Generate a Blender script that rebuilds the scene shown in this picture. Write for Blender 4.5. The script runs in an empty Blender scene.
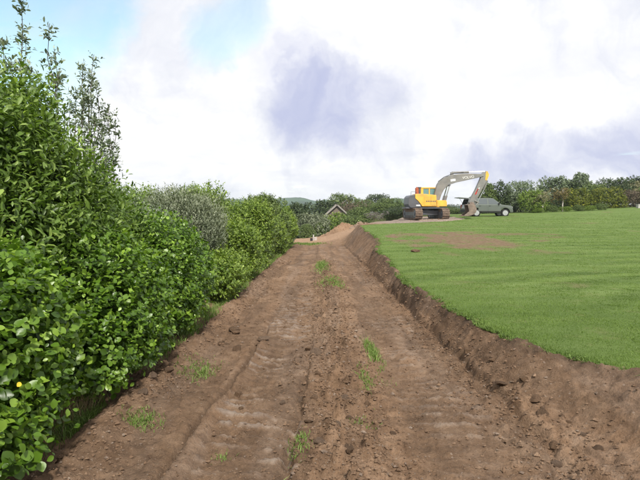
import bpy, bmesh, math, random
import numpy as np
from mathutils import Vector, Matrix, Euler

scene = bpy.context.scene
COL = scene.collection
R = math.radians
rng = np.random.default_rng(7)
random.seed(7)

# ------------------------------------------------------------------ camera
F_PX, CAM_Z, HORIZON = 520.0, 1.6, 210.0
PITCH = math.atan((240 - HORIZON) / F_PX)
cam_d = bpy.data.cameras.new('camera')
cam = bpy.data.objects.new('camera', cam_d)
COL.objects.link(cam)
cam.location = (0, 0, CAM_Z)
cam.rotation_euler = (R(90) - PITCH, 0, 0)
cam_d.sensor_width = 36
cam_d.lens = F_PX / 640 * 36
cam_d.clip_start = 0.05
cam_d.clip_end = 8000
scene.camera = cam


def ray(ix, iy):
    f = Vector((0, math.cos(PITCH), -math.sin(PITCH)))
    u = Vector((0, math.sin(PITCH), math.cos(PITCH)))
    return (f * F_PX + Vector((1, 0, 0)) * (ix - 320) + u * (240 - iy)).normalized()


def at(ix, iy, y):
    d = ray(ix, iy)
    return Vector((0, 0, CAM_Z)) + d * (y / d.y)


# ------------------------------------------------------------------ world, sun, exposure
SUN_EL, SUN_AZ = R(47), R(168)      # azimuth clockwise from +Y: behind the camera, to the right
world = bpy.data.worlds.new('World')
scene.world = world
world.use_nodes = True


def build_sky():
    nt = world.node_tree
    nt.nodes.clear()
    N, L = nt.nodes.new, nt.links.new
    out = N('ShaderNodeOutputWorld')
    bg = N('ShaderNodeBackground')
    bg.inputs['Strength'].default_value = 0.1
    L(bg.outputs[0], out.inputs[0])
    sky = N('ShaderNodeTexSky')
    sky.sky_type = 'NISHITA'
    sky.sun_disc = False
    sky.sun_elevation = SUN_EL
    sky.sun_rotation = SUN_AZ
    sky.air_density = 1.0
    sky.dust_density = 0.6
    tc = N('ShaderNodeTexCoord')

    def math_(op, a, b=None, clamp=False):
        n = N('ShaderNodeMath')
        n.operation = op
        n.use_clamp = clamp
        for i, v in enumerate((a, b)):
            if v is None:
                continue
            if isinstance(v, (int, float)):
                n.inputs[i].default_value = v
            else:
                L(v, n.inputs[i])
        return n.outputs[0]

    def noise(scale, detail, vec, rough=0.55, dist=0.0):
        n = N('ShaderNodeTexNoise')
        n.inputs['Scale'].default_value = scale
        n.inputs['Detail'].default_value = detail
        n.inputs['Roughness'].default_value = rough
        n.inputs['Distortion'].default_value = dist
        L(vec, n.inputs['Vector'])
        return n
    dirv = tc.outputs['Generated']
    # flat cloud deck: project the direction on a plane overhead
    sep = N('ShaderNodeSeparateXYZ')
    L(dirv, sep.inputs[0])
    zz = math_('ADD', math_('MAXIMUM', sep.outputs[2], 0.0), 0.12)
    px = math_('DIVIDE', sep.outputs[0], zz)
    py = math_('DIVIDE', sep.outputs[1], zz)
    comb = N('ShaderNodeCombineXYZ')
    L(px, comb.inputs[0])
    L(py, comb.inputs[1])
    deck = noise(0.9, 7, comb.outputs[0], 0.58, 0.3)
    shade = noise(1.3, 6, comb.outputs[0], 0.55, 0.4)
    # warp of the direction so that the named breaks have ragged edges
    w1 = noise(5.0, 6, dirv, 0.6)
    wv = N('ShaderNodeVectorMath')
    wv.operation = 'SUBTRACT'
    L(w1.outputs['Color'], wv.inputs[0])
    wv.inputs[1].default_value = (0.5, 0.5, 0.5)
    ws = N('ShaderNodeVectorMath')
    ws.operation = 'SCALE'
    L(wv.outputs[0], ws.inputs[0])
    ws.inputs['Scale'].default_value = 0.20
    wa = N('ShaderNodeVectorMath')
    wa.operation = 'ADD'
    L(dirv, wa.inputs[0])
    L(ws.outputs[0], wa.inputs[1])
    wn = N('ShaderNodeVectorMath')
    wn.operation = 'NORMALIZE'
    L(wa.outputs[0], wn.inputs[0])

    def blobs(lst):
        acc = None
        for ix, iy, r_in, r_out, amt in lst:
            d = ray(ix, iy)
            dt = N('ShaderNodeVectorMath')
            dt.operation = 'DOT_PRODUCT'
            L(wn.outputs[0], dt.inputs[0])
            dt.inputs[1].default_value = d
            mr = N('ShaderNodeMapRange')
            mr.interpolation_type = 'SMOOTHSTEP'
            L(dt.outputs['Value'], mr.inputs['Value'])
            mr.inputs['From Min'].default_value = math.cos(r_out / F_PX)
            mr.inputs['From Max'].default_value = math.cos(r_in / F_PX)
            mr.inputs['To Max'].default_value = amt
            acc = mr.outputs[0] if acc is None else math_('MAXIMUM', acc, mr.outputs[0])
        return acc
    gap = blobs([(15, 0, 25, 85, 1.0), (72, 2, 14, 60, 0.95), (215, 30, 6, 42, 0.55), (240, 10, 8, 46, 0.55), (-60, -20, 40, 150, 1.0),
                 (-150, 20, 60, 180, 0.9)])
    dark = blobs([(292, 74, 0, 75, 0.6), (320, 96, 0, 80, 0.95), (340, 120, 0, 66, 0.85), (362, 142, 0, 50, 0.6), (365, 90, 0, 60, 0.65), (398, 88, 0, 48, 0.45),
                  (450, 164, 0, 36, 0.55), (485, 160, 0, 42, 0.7), (520, 156, 0, 44, 0.75), (555, 154, 0, 46, 0.75), (590, 152, 0, 46, 0.75), (625, 149, 0, 50, 0.85), (660, 149, 0, 56, 0.85),
                  (555, -30, 6, 70, 0.5), (700, 150, 10, 70, 0.85)])

    def ramp(v, a, b):
        mr = N('ShaderNodeMapRange')
        mr.interpolation_type = 'SMOOTHSTEP'
        L(v, mr.inputs['Value'])
        mr.inputs['From Min'].default_value = a
        mr.inputs['From Max'].default_value = b
        return mr.outputs[0]
    cover = ramp(deck.outputs['Fac'], 0.14, 0.34)              # the deck is nearly closed
    cover = math_('SUBTRACT', cover, gap, True)
    # thin veil stays in the gaps
    cover = math_('MAXIMUM', cover, math_('MULTIPLY', ramp(shade.outputs['Fac'], 0.42, 0.8), 0.6), True)
    sh = math_('MULTIPLY', ramp(shade.outputs['Fac'], 0.42, 0.72), 0.20)
    fine = noise(7.0, 10, wn.outputs[0], 0.60, 0.6)
    dk = math_('ADD', dark, math_('MULTIPLY', math_('SUBTRACT', fine.outputs['Fac'], 0.5), 1.5))
    dk = math_('MULTIPLY', ramp(dk, 0.08, 1.2), math_('MULTIPLY', ramp(dark, 0.0, 0.8), 1.0))
    dk = math_('MAXIMUM', dk, sh)
    cc = N('ShaderNodeMix')
    cc.data_type = 'RGBA'
    L(dk, cc.inputs[0])
    puff = noise(3.6, 9, wn.outputs[0], 0.60, 0.5)
    pm = N('ShaderNodeMix')
    pm.data_type = 'RGBA'
    L(ramp(puff.outputs['Fac'], 0.36, 0.54), pm.inputs[0])
    pm.inputs[6].default_value = (6.75, 6.9, 7.4, 1)
    pm.inputs[7].default_value = (8.4, 8.4, 8.45, 1)
    L(pm.outputs[2], cc.inputs[6])
    cc.inputs[7].default_value = (4.1, 4.4, 6.2, 1)
    boost = N('ShaderNodeMix')
    boost.data_type = 'RGBA'
    boost.blend_type = 'MULTIPLY'
    boost.inputs[0].default_value = 1
    L(sky.outputs[0], boost.inputs[6])
    boost.inputs[7].default_value = (2.0, 2.15, 1.75, 1)
    mx = N('ShaderNodeMix')
    mx.data_type = 'RGBA'
    L(cover, mx.inputs[0])
    L(boost.outputs[2], mx.inputs[6])
    L(cc.outputs[2], mx.inputs[7])
    L(mx.outputs[2], bg.inputs[0])


build_sky()
sun_d = bpy.data.lights.new('sun', 'SUN')
sun_d.energy = 4.0
sun_d.angle = R(4)
sun_d.color = (1.0, 0.95, 0.87)
sun = bpy.data.objects.new('sun', sun_d)
COL.objects.link(sun)
sv = Vector((math.sin(SUN_AZ) * math.cos(SUN_EL), math.cos(SUN_AZ) * math.cos(SUN_EL), math.sin(SUN_EL)))
sun.rotation_euler = (-sv).to_track_quat('-Z', 'Y').to_euler()
scene.view_settings.view_transform = 'Standard'
scene.view_settings.look = 'None'
scene.view_settings.exposure = 0.38
scene.view_settings.gamma = 1.0
scene.view_settings.use_curve_mapping = False
scene.render.engine = 'CYCLES'
scene.cycles.use_denoising = True
scene.cycles.max_bounces = 6
scene.cycles.diffuse_bounces = 3
scene.cycles.transmission_bounces = 4
scene.cycles.transparent_max_bounces = 4
scene.cycles.caustics_reflective = False
scene.cycles.caustics_refractive = False


# ------------------------------------------------------------------ numpy noise
def _hash(ix, iy, seed):
    h = (ix.astype(np.int64) * 374761393 + iy.astype(np.int64) * 668265263 + seed * 974711) & 0x7fffffff
    h = ((h ^ (h >> 13)) * 1274126177) & 0x7fffffff
    h = h ^ (h >> 16)
    return (h & 0xffff) / 65535.0


def vnoise(x, y, seed=0):
    x = np.asarray(x, float)
    y = np.asarray(y, float)
    ix, iy = np.floor(x), np.floor(y)
    fx, fy = x - ix, y - iy
    ux, uy = fx * fx * fx * (fx * (fx * 6 - 15) + 10), fy * fy * fy * (fy * (fy * 6 - 15) + 10)

    def g(i, j):
        a = _hash(ix + i, iy + j, seed) * 2 * np.pi
        return np.cos(a) * (fx - i) + np.sin(a) * (fy - j)
    a = g(0, 0) * (1 - ux) + g(1, 0) * ux
    b = g(0, 1) * (1 - ux) + g(1, 1) * ux
    return (a * (1 - uy) + b * uy) * 1.4


def fbm(x, y, seed=0, octv=4, gain=0.5):
    s, a = 0, 1.0
    for o in range(octv):
        s = s + a * vnoise(x * 2 ** o, y * 2 ** o, seed + o * 17)
        a *= gain
    return s


def sst(a, b, x):
    t = np.clip((np.asarray(x, float) - a) / (b - a), 0, 1)
    return t * t * (3 - 2 * t)


# ------------------------------------------------------------------ mesh helpers
def link(o, parent=None):
    COL.objects.link(o)
    if parent is not None:
        o.parent = parent
    return o


def tri_mesh(name, V, T, mats=(), smooth=True, attrs=None, mat_idx=None):
    V = np.asarray(V, np.float32).reshape(-1, 3)
    T = np.asarray(T, np.int32)
    k = T.shape[1]
    me = bpy.data.meshes.new(name)
    me.vertices.add(len(V))
    me.vertices.foreach_set('co', V.ravel())
    me.loops.add(T.size)
    me.loops.foreach_set('vertex_index', T.ravel())
    me.polygons.add(len(T))
    me.polygons.foreach_set('loop_start', np.arange(0, T.size, k, dtype=np.int32))
    me.polygons.foreach_set('loop_total', np.full(len(T), k, np.int32))
    me.polygons.foreach_set('use_smooth', np.full(len(T), smooth))
    if mat_idx is not None:
        me.polygons.foreach_set('material_index', np.asarray(mat_idx, np.int32))
    for nm, arr in (attrs or {}).items():
        arr = np.asarray(arr, np.float32)
        if arr.ndim == 1:
            a = me.attributes.new(nm, 'FLOAT', 'POINT')
            a.data.foreach_set('value', arr)
        else:
            a = me.attributes.new(nm, 'FLOAT_COLOR', 'POINT')
            a.data.foreach_set('color', np.c_[arr, np.ones(len(arr))].astype(np.float32).ravel())
    for m in mats:
        me.materials.append(m)
    me.update(calc_edges=True)
    return me


def obj(name, me, parent=None, loc=None, rot=None, scale=None):
    o = bpy.data.objects.new(name, me)
    link(o, parent)
    if loc is not None:
        o.location = loc
    if rot is not None:
        o.rotation_euler = rot
    if scale is not None:
        o.scale = scale
    return o


def tag(o, label=None, cat=None, group=None, kind=None):
    if label:
        o['label'] = label
    if cat:
        o['category'] = cat
    if group:
        o['group'] = group
    if kind:
        o['kind'] = kind
    return o


def thing(name, label, cat, loc=(0, 0, 0), rotz=0.0, group=None):
    o = bpy.data.objects.new(name, None)
    o.empty_display_size = 0.2
    COL.objects.link(o)
    o.location = loc
    o.rotation_euler = (0, 0, rotz)
    return tag(o, label, cat, group)


def grid_faces(nr, nc):
    i = np.arange(nr - 1)[:, None] * nc + np.arange(nc - 1)[None, :]
    return np.stack([i, i + 1, i + nc + 1, i + nc], -1).reshape(-1, 4)


class MB:
    """collects boxes, prisms, tubes into one mesh"""
    def __init__(self):
        self.bm = bmesh.new()

    def box(self, c, s, rot=None):
        m = Matrix.Translation(c)
        if rot:
            m = m @ Euler(rot).to_matrix().to_4x4()
        m = m @ Matrix.Diagonal((s[0], s[1], s[2], 1))
        bmesh.ops.create_cube(self.bm, size=1, matrix=m)
        return self

    def prism(self, pts, y0, y1, inset=0.0, axis='y'):
        """polygon in XZ extruded along Y"""
        def P(p, y):
            return (p[0], y, p[1])
        a = [self.bm.verts.new(P(p, y0)) for p in pts]
        b = [self.bm.verts.new(P(p, y1)) for p in pts]
        n = len(pts)
        self.bm.faces.new(a)
        self.bm.faces.new(b[::-1])
        for i in range(n):
            self.bm.faces.new((a[i], b[i], b[(i + 1) % n], a[(i + 1) % n]))
        return self

    def cyl(self, c, r, h, axis='y', seg=20, r2=None):
        m = Matrix.Translation(c)
        if axis == 'y':
            m = m @ Matrix.Rotation(R(90), 4, 'X')
        elif axis == 'x':
            m = m @ Matrix.Rotation(R(90), 4, 'Y')
        bmesh.ops.create_cone(self.bm, cap_ends=True, segments=seg, radius1=r, radius2=r if r2 is None else r2, depth=h, matrix=m)
        return self

    def tube(self, pts, radii, seg=6):
        pts = [Vector(p) for p in pts]
        if isinstance(radii, (int, float)):
            radii = [radii] * len(pts)
        rings = []
        for i, p in enumerate(pts):
            d = (pts[min(i + 1, len(pts) - 1)] - pts[max(i - 1, 0)]).normalized()
            q = d.to_track_quat('Z', 'Y')
            rings.append([self.bm.verts.new(p + q @ Vector((math.cos(2 * math.pi * k / seg) * radii[i],
                          math.sin(2 * math.pi * k / seg) * radii[i], 0))) for k in range(seg)])
        for a, b in zip(rings, rings[1:]):
            for k in range(seg):
                self.bm.faces.new((a[k], a[(k + 1) % seg], b[(k + 1) % seg], b[k]))
        self.bm.faces.new(rings[0][::-1])
        self.bm.faces.new(rings[-1])
        return self

    def mesh(self, name, mat, smooth=False, bevel=None):
        bmesh.ops.recalc_face_normals(self.bm, faces=self.bm.faces)
        if bevel:
            try:
                bmesh.ops.bevel(self.bm, geom=list(self.bm.edges), offset=bevel, segments=2, profile=0.6,
                                affect='EDGES', clamp_overlap=True)
            except Exception:
                pass
        me = bpy.data.meshes.new(name)
        self.bm.to_mesh(me)
        self.bm.free()
        me.materials.append(mat)
        if smooth:
            me.polygons.foreach_set('use_smooth', np.ones(len(me.polygons), bool))
            try:
                me.set_sharp_from_angle(angle=R(40))
            except Exception:
                pass
        return me

    def build(self, name, mat, parent=None, smooth=False, bevel=None, loc=None, rot=None):
        return obj(name, self.mesh(name, mat, smooth, bevel), parent, loc, rot)


# ------------------------------------------------------------------ materials
class NT:
    def __init__(self, name):
        self.m = bpy.data.materials.new(name)
        self.m.use_nodes = True
        self.nt = self.m.node_tree
        self.b = self.nt.nodes['Principled BSDF']
        self.out = self.nt.nodes['Material Output']
        self.tc = self.nt.nodes.new('ShaderNodeTexCoord')

    def N(self, t):
        return self.nt.nodes.new(t)

    def L(self, a, b):
        self.nt.links.new(a, b)

    def noise(self, scale, detail=4, rough=0.55, vec=None, dist=0.0):
        n = self.N('ShaderNodeTexNoise')
        n.inputs['Scale'].default_value = scale
        n.inputs['Detail'].default_value = detail
        n.inputs['Roughness'].default_value = rough
        n.inputs['Distortion'].default_value = dist
        self.L(vec if vec is not None else self.tc.outputs['Object'], n.inputs['Vector'])
        return n.outputs['Fac']

    def voronoi(self, scale):
        n = self.N('ShaderNodeTexVoronoi')
        n.inputs['Scale'].default_value = scale
        self.L(self.tc.outputs['Object'], n.inputs['Vector'])
        return n

    def ramp(self, v, stops):
        n = self.N('ShaderNodeValToRGB')
        e = n.color_ramp.elements
        while len(e) < len(stops):
            e.new(0.5)
        for el, (p, c) in zip(e, stops):
            el.position = p
            el.color = (*c, 1) if len(c) == 3 else c
        self.L(v, n.inputs[0])
        return n.outputs[0]

    def rng(self, v, a, b, c=0.0, d=1.0):
        n = self.N('ShaderNodeMapRange')
        self.L(v, n.inputs['Value'])
        for k, x in zip(('From Min', 'From Max', 'To Min', 'To Max'), (a, b, c, d)):
            n.inputs[k].default_value = x
        return n.outputs[0]

    def mix(self, f, a, b, mode='MIX'):
        n = self.N('ShaderNodeMix')
        n.data_type = 'RGBA'
        n.blend_type = mode
        for i, v in ((0, f), (6, a), (7, b)):
            if hasattr(v, 'links'):
                self.L(v, n.inputs[i])
            elif isinstance(v, (int, float)):
                n.inputs[i].default_value = v
            else:
                n.inputs[i].default_value = (*v, 1)
        return n.outputs[2]

    def math(self, op, a, b):
        n = self.N('ShaderNodeMath')
        n.operation = op
        for i, v in enumerate((a, b)):
            if isinstance(v, (int, float)):
                n.inputs[i].default_value = v
            else:
                self.L(v, n.inputs[i])
        return n.outputs[0]

    def attr(self, name):
        n = self.N('ShaderNodeAttribute')
        n.attribute_name = name
        return n

    def bump(self, h, strength, dist):
        n = self.N('ShaderNodeBump')
        n.inputs['Strength'].default_value = strength
        n.inputs['Distance'].default_value = dist
        self.L(h, n.inputs['Height'])
        self.L(n.outputs[0], self.b.inputs['Normal'])

    def col(self, c):
        if hasattr(c, 'links'):
            self.L(c, self.b.inputs['Base Color'])
        else:
            self.b.inputs['Base Color'].default_value = (*c, 1)

    def set(self, rough=0.8, spec=0.3, metal=0.0):
        self.b.inputs['Roughness'].default_value = rough
        self.b.inputs['Specular IOR Level'].default_value = spec
        self.b.inputs['Metallic'].default_value = metal
        return self


def leaf_mat(name, dark, mid, light, rough=0.45, trans=0.25, spec=0.4):
    n = NT(name)
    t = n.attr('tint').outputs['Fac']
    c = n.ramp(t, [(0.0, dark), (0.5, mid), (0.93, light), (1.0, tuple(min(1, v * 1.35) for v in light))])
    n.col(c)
    n.set(rough, spec)
    tr = n.N('ShaderNodeBsdfTranslucent')
    tc = n.mix(1.0, c, (1.15, 1.25, 0.55), 'MULTIPLY')
    n.L(tc, tr.inputs[0])
    mx = n.N('ShaderNodeMixShader')
    mx.inputs[0].default_value = trans
    n.L(n.b.outputs[0], mx.inputs[1])
    n.L(tr.outputs[0], mx.inputs[2])
    n.L(mx.outputs[0], n.out.inputs[0])
    return n.m


def plain(name, c, rough=0.6, spec=0.4, metal=0.0, var=0.25, scale=6.0, bump=0.0, dirt=None, dirt_amt=0.5):
    n = NT(name)
    v = n.noise(scale, 5)
    lo = tuple(x * (1 - var) for x in c)
    hi = tuple(min(1, x * (1 + var)) for x in c)
    cc = n.ramp(v, [(0.3, lo), (0.7, hi)])
    if dirt:
        d = n.rng(n.noise(scale * 0.6, 8, 0.7), 0.48, 0.72, 0, dirt_amt)
        cc = n.mix(d, cc, dirt)
    n.col(cc)
    n.set(rough, spec, metal)
    if bump:
        n.bump(n.noise(scale * 6, 4), 0.4, bump)
    return n.m


def make_dirt():
    n = NT('soil')
    z = n.attr('zone')
    sp = n.N('ShaderNodeSeparateColor')
    n.L(z.outputs['Color'], sp.inputs[0])
    sand, top, pad = sp.outputs[0], sp.outputs[1], sp.outputs[2]
    big = n.noise(0.9, 5, 0.6)
    mid = n.noise(7, 6, 0.65)
    fine = n.noise(55, 5, 0.7)
    base = n.ramp(n.math('ADD', n.math('MULTIPLY', big, 0.45), n.math('MULTIPLY', mid, 0.55)),
                  [(0.36, (0.106, 0.065, 0.039)), (0.5, (0.180, 0.114, 0.070)), (0.64, (0.258, 0.173, 0.113))])
    base = n.mix(n.rng(fine, 0.3, 0.7, 0.0, 0.55), base, (1.45, 1.4, 1.35), 'MULTIPLY')
    base = n.mix(n.rng(fine, 0.5, 0.3, 0.0, 0.5), base, (0.55, 0.52, 0.5), 'MULTIPLY')
    base = n.mix(n.math('MULTIPLY', sand, 1.0), base, n.ramp(mid, [(0.3, (0.23, 0.140, 0.085)), (0.7, (0.35, 0.235, 0.150))]))
    base = n.mix(n.math('MULTIPLY', pad, 1.0), base, n.ramp(mid, [(0.3, (0.13, 0.10, 0.08)), (0.5, (0.23, 0.18, 0.145)), (0.7, (0.33, 0.28, 0.23))]))
    base = n.mix(n.math('MULTIPLY', top, 0.85), base, n.ramp(mid, [(0.3, (0.058, 0.037, 0.024)), (0.7, (0.125, 0.082, 0.053))]))
    for sc, th, colr in ((90, 0.9, (0.26, 0.20, 0.15)), (33, 0.95, (0.25, 0.19, 0.145))):
        v = n.voronoi(sc)
        s2 = n.N('ShaderNodeSeparateColor')
        n.L(v.outputs['Color'], s2.inputs[0])
        f = n.math('MULTIPLY', n.rng(v.outputs['Distance'], 0.34, 0.26), n.rng(s2.outputs[0], th, th + 0.02))
        base = n.mix(n.math('MULTIPLY', f, 0.8), base, colr)
    n.col(base)
    n.set(0.93, 0.15)
    n.bump(n.math('ADD', n.math('MULTIPLY', mid, 0.7), n.math('MULTIPLY', fine, 0.6)), 0.9, 0.035)
    return n.m


def make_lawn():
    n = NT('mown_turf')
    mp = n.N('ShaderNodeMapping')
    mp.inputs['Rotation'].default_value = (0, 0, R(28))
    mp.inputs['Scale'].default_value = (0.25, 1.6, 1)
    n.L(n.tc.outputs['Object'], mp.inputs[0])
    stripe = n.noise(1.0, 5, 0.6, mp.outputs[0], 0.4)
    big = n.noise(0.35, 5, 0.6)
    fine = n.noise(38, 6, 0.75)
    v = n.math('ADD', n.math('MULTIPLY', stripe, 0.45), n.math('ADD', n.math('MULTIPLY', big, 0.25), n.math('MULTIPLY', fine, 0.3)))
    g = n.ramp(v, [(0.36, (0.082, 0.132, 0.030)), (0.5, (0.126, 0.188, 0.046)), (0.64, (0.178, 0.242, 0.074))])
    g = n.mix(n.rng(n.attr('mow').outputs['Fac'], -1, 1, 0.6, 0.0), g, (0.60, 0.64, 0.58), 'MULTIPLY')
    g = n.mix(n.rng(n.noise(3.1, 6, 0.7), 0.55, 0.75, 0, 0.55), g, (0.20, 0.18, 0.08))
    bare = n.attr('bare').outputs['Fac']
    soil = n.ramp(n.noise(8, 6, 0.7), [(0.3, (0.10, 0.066, 0.038)), (0.5, (0.165, 0.112, 0.066)), (0.7, (0.24, 0.17, 0.105))])
    g = n.mix(bare, g, soil)
    n.col(g)
    n.set(0.9, 0.15)
    n.bump(fine, 0.8, 0.03)
    return n.m


def make_ground():
    n = NT('rough_ground')
    big = n.noise(0.5, 6, 0.65)
    fine = n.noise(14, 6, 0.7)
    v = n.math('ADD', n.math('MULTIPLY', big, 0.5), n.math('MULTIPLY', fine, 0.5))
    n.col(n.ramp(v, [(0.35, (0.045, 0.032, 0.02)), (0.5, (0.06, 0.075, 0.026)), (0.65, (0.09, 0.12, 0.04))]))
    n.set(0.95, 0.1)
    n.bump(fine, 0.8, 0.05)
    return n.m


M = {}
M['dirt'] = make_dirt()
M['lawn'] = make_lawn()
M['ground'] = make_ground()
M['hill'] = plain('hill_bush', (0.05, 0.085, 0.045), 0.95, 0.1, var=0.45, scale=0.02)
M['grass'] = leaf_mat('grass_blade', (0.080, 0.130, 0.027), (0.136, 0.208, 0.047), (0.220, 0.298, 0.090), 0.6, 0.3, 0.2)
M['straw'] = leaf_mat('dry_straw', (0.16, 0.12, 0.06), (0.30, 0.235, 0.13), (0.42, 0.35, 0.21), 0.7, 0.2, 0.2)
M['broad'] = leaf_mat('broad_leaf', (0.032, 0.072, 0.007), (0.105, 0.200, 0.018), (0.225, 0.345, 0.045), 0.36, 0.34, 0.45)
M['olive'] = leaf_mat('long_leaf', (0.050, 0.092, 0.013), (0.128, 0.212, 0.034), (0.255, 0.350, 0.085), 0.42, 0.36, 0.4)
M['greyg'] = leaf_mat('grey_green_leaf', (0.075, 0.105, 0.055), (0.155, 0.205, 0.110), (0.270, 0.320, 0.205), 0.45, 0.2, 0.4)
M['karo'] = leaf_mat('pale_grey_leaf', (0.085, 0.115, 0.075), (0.180, 0.225, 0.150), (0.330, 0.375, 0.280), 0.42, 0.25, 0.45)
M['silver'] = leaf_mat('silver_leaf', (0.075, 0.095, 0.052), (0.175, 0.205, 0.125), (0.34, 0.365, 0.26), 0.55, 0.2, 0.3)
M['bright'] = leaf_mat('bright_leaf', (0.068, 0.118, 0.013), (0.160, 0.240, 0.030), (0.280, 0.365, 0.070), 0.45, 0.32, 0.4)
M['darkg'] = leaf_mat('dark_leaf', (0.024, 0.042, 0.016), (0.056, 0.086, 0.032), (0.108, 0.145, 0.058), 0.5, 0.2, 0.3)
M['midg'] = leaf_mat('mid_leaf', (0.050, 0.082, 0.020), (0.112, 0.162, 0.042), (0.200, 0.255, 0.080), 0.5, 0.2, 0.3)
M['yellowg'] = leaf_mat('yellow_green_leaf', (0.050, 0.070, 0.012), (0.140, 0.170, 0.022), (0.300, 0.300, 0.035), 0.5, 0.25, 0.3)
M['brownt'] = leaf_mat('brown_twig_leaf', (0.07, 0.05, 0.035), (0.135, 0.105, 0.075), (0.215, 0.175, 0.125), 0.6, 0.15, 0.2)
M['reddish'] = leaf_mat('reddish_leaf', (0.08, 0.06, 0.02), (0.165, 0.125, 0.045), (0.24, 0.20, 0.075), 0.55, 0.2, 0.3)
M['tan'] = leaf_mat('straw_coloured_leaf', (0.11, 0.11, 0.055), (0.23, 0.22, 0.12), (0.37, 0.35, 0.21), 0.6, 0.2, 0.2)
M['pinkgrey'] = leaf_mat('pale_twig', (0.12, 0.10, 0.095), (0.21, 0.19, 0.18), (0.30, 0.285, 0.27), 0.6, 0.15, 0.2)
M['bark'] = plain('bark', (0.12, 0.095, 0.07), 0.9, 0.15, var=0.4, scale=14, bump=0.02)
M['palebark'] = plain('pale_bark', (0.52, 0.48, 0.42), 0.85, 0.2, var=0.25, scale=10)


# ------------------------------------------------------------------ terrain functions
YE = [-10, 1, 2, 4.0, 4.5, 5.0, 6.2, 7.3, 9.0, 10.5, 13, 15.5, 18, 20, 23, 30, 34, 35, 37, 40, 44, 50, 62]
XE = [3.2, 3.1, 3.0, 2.55, 2.28, 2.02, 1.92, 1.88, 1.78, 1.76, 1.84, 1.98, 1.90, 2.25, 2.5, 2.45, 2.6, 2.9, 5.7, 9.6, 12.2, 13, 13.4]
YL = [-10, 4, 7, 13, 18, 23, 30, 45, 60, 90]
ZL = [0.34, 0.32, 0.22, 0.10, 0.24, 0.37, 0.5, 0.86, 1.1, 1.3]


def edge_x(y):
    y = np.asarray(y, float)
    return np.interp(y, YE, XE) + np.where(y < 35, 1, 2.5) * (0.07 * vnoise(y * 1.7, y * 0 + 3.3, 5) + (0.045 * vnoise(y * 5, y * 0 + 1.3, 6) + 0.022 * vnoise(y * 13, y * 0 + 4.3, 7)) * sst(15, 9, y))


def track_z(y):
    return -0.023 * np.asarray(y, float)


def lawn_z(x, y):
    x = np.asarray(x, float)
    y = np.asarray(y, float)
    t = np.clip(x - 17, 0, None)
    return np.interp(y, YL, ZL) + 0.045 * np.minimum(t, 40) * sst(25, 58, y) + 0.02 * fbm(x * 0.35, y * 0.35, 21, 3)


def pad_z(x, y):
    z = np.interp(x, [-6, -1.5, 0.5, 2.1, 3.5, 4.9, 7, 10, 14], [-1.05, -1.0, -0.75, -0.26, 0.16, 0.48, 0.70, 0.84, 0.9])
    drop = sst(47, 58, y) * (1 - sst(5, 9, x))
    return z * (1 - drop) + (-2.6) * drop


def foot_x(y):
    y = np.asarray(y, float)
    return 1.60 + 0.07 * vnoise(y * 0.9, y * 0 + 9.1, 8) + 0.025 * vnoise(y * 4.1, y * 0 + 2.2, 9)


def treads(x, y):
    out = []
    for x0, x1, q in ((-0.84, -0.16, 1), (0.72, 1.42, 2)):
        wob = 0.05 * vnoise(y * 0.6, y * 0 + q, 60)
        lane = sst(x0 - 0.05, x0 + 0.03, x + wob) * (1 - sst(x1 - 0.03, x1 + 0.05, x + wob))
        ph = y / 0.19 + 0.10 * vnoise(x * 1.6, y * 0.9, 61) + 0.05 * x
        ridge = sst(0.56, 0.66, np.abs((ph % 1.0) - 0.5) * 2)
        keep = sst(-0.35, 0.25, vnoise(x * 1.3, y * 0.65, 62 + q)) * sst(18, 7, y) * sst(-0.25, 0.12, vnoise(x * 5, y * 9, 64) + 0.4 * vnoise(x * 17, y * 17, 65))
        out.append((lane, np.clip(keep, 0, 1) * (1.0 if q == 1 else 0.6), ridge))
    return out


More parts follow.
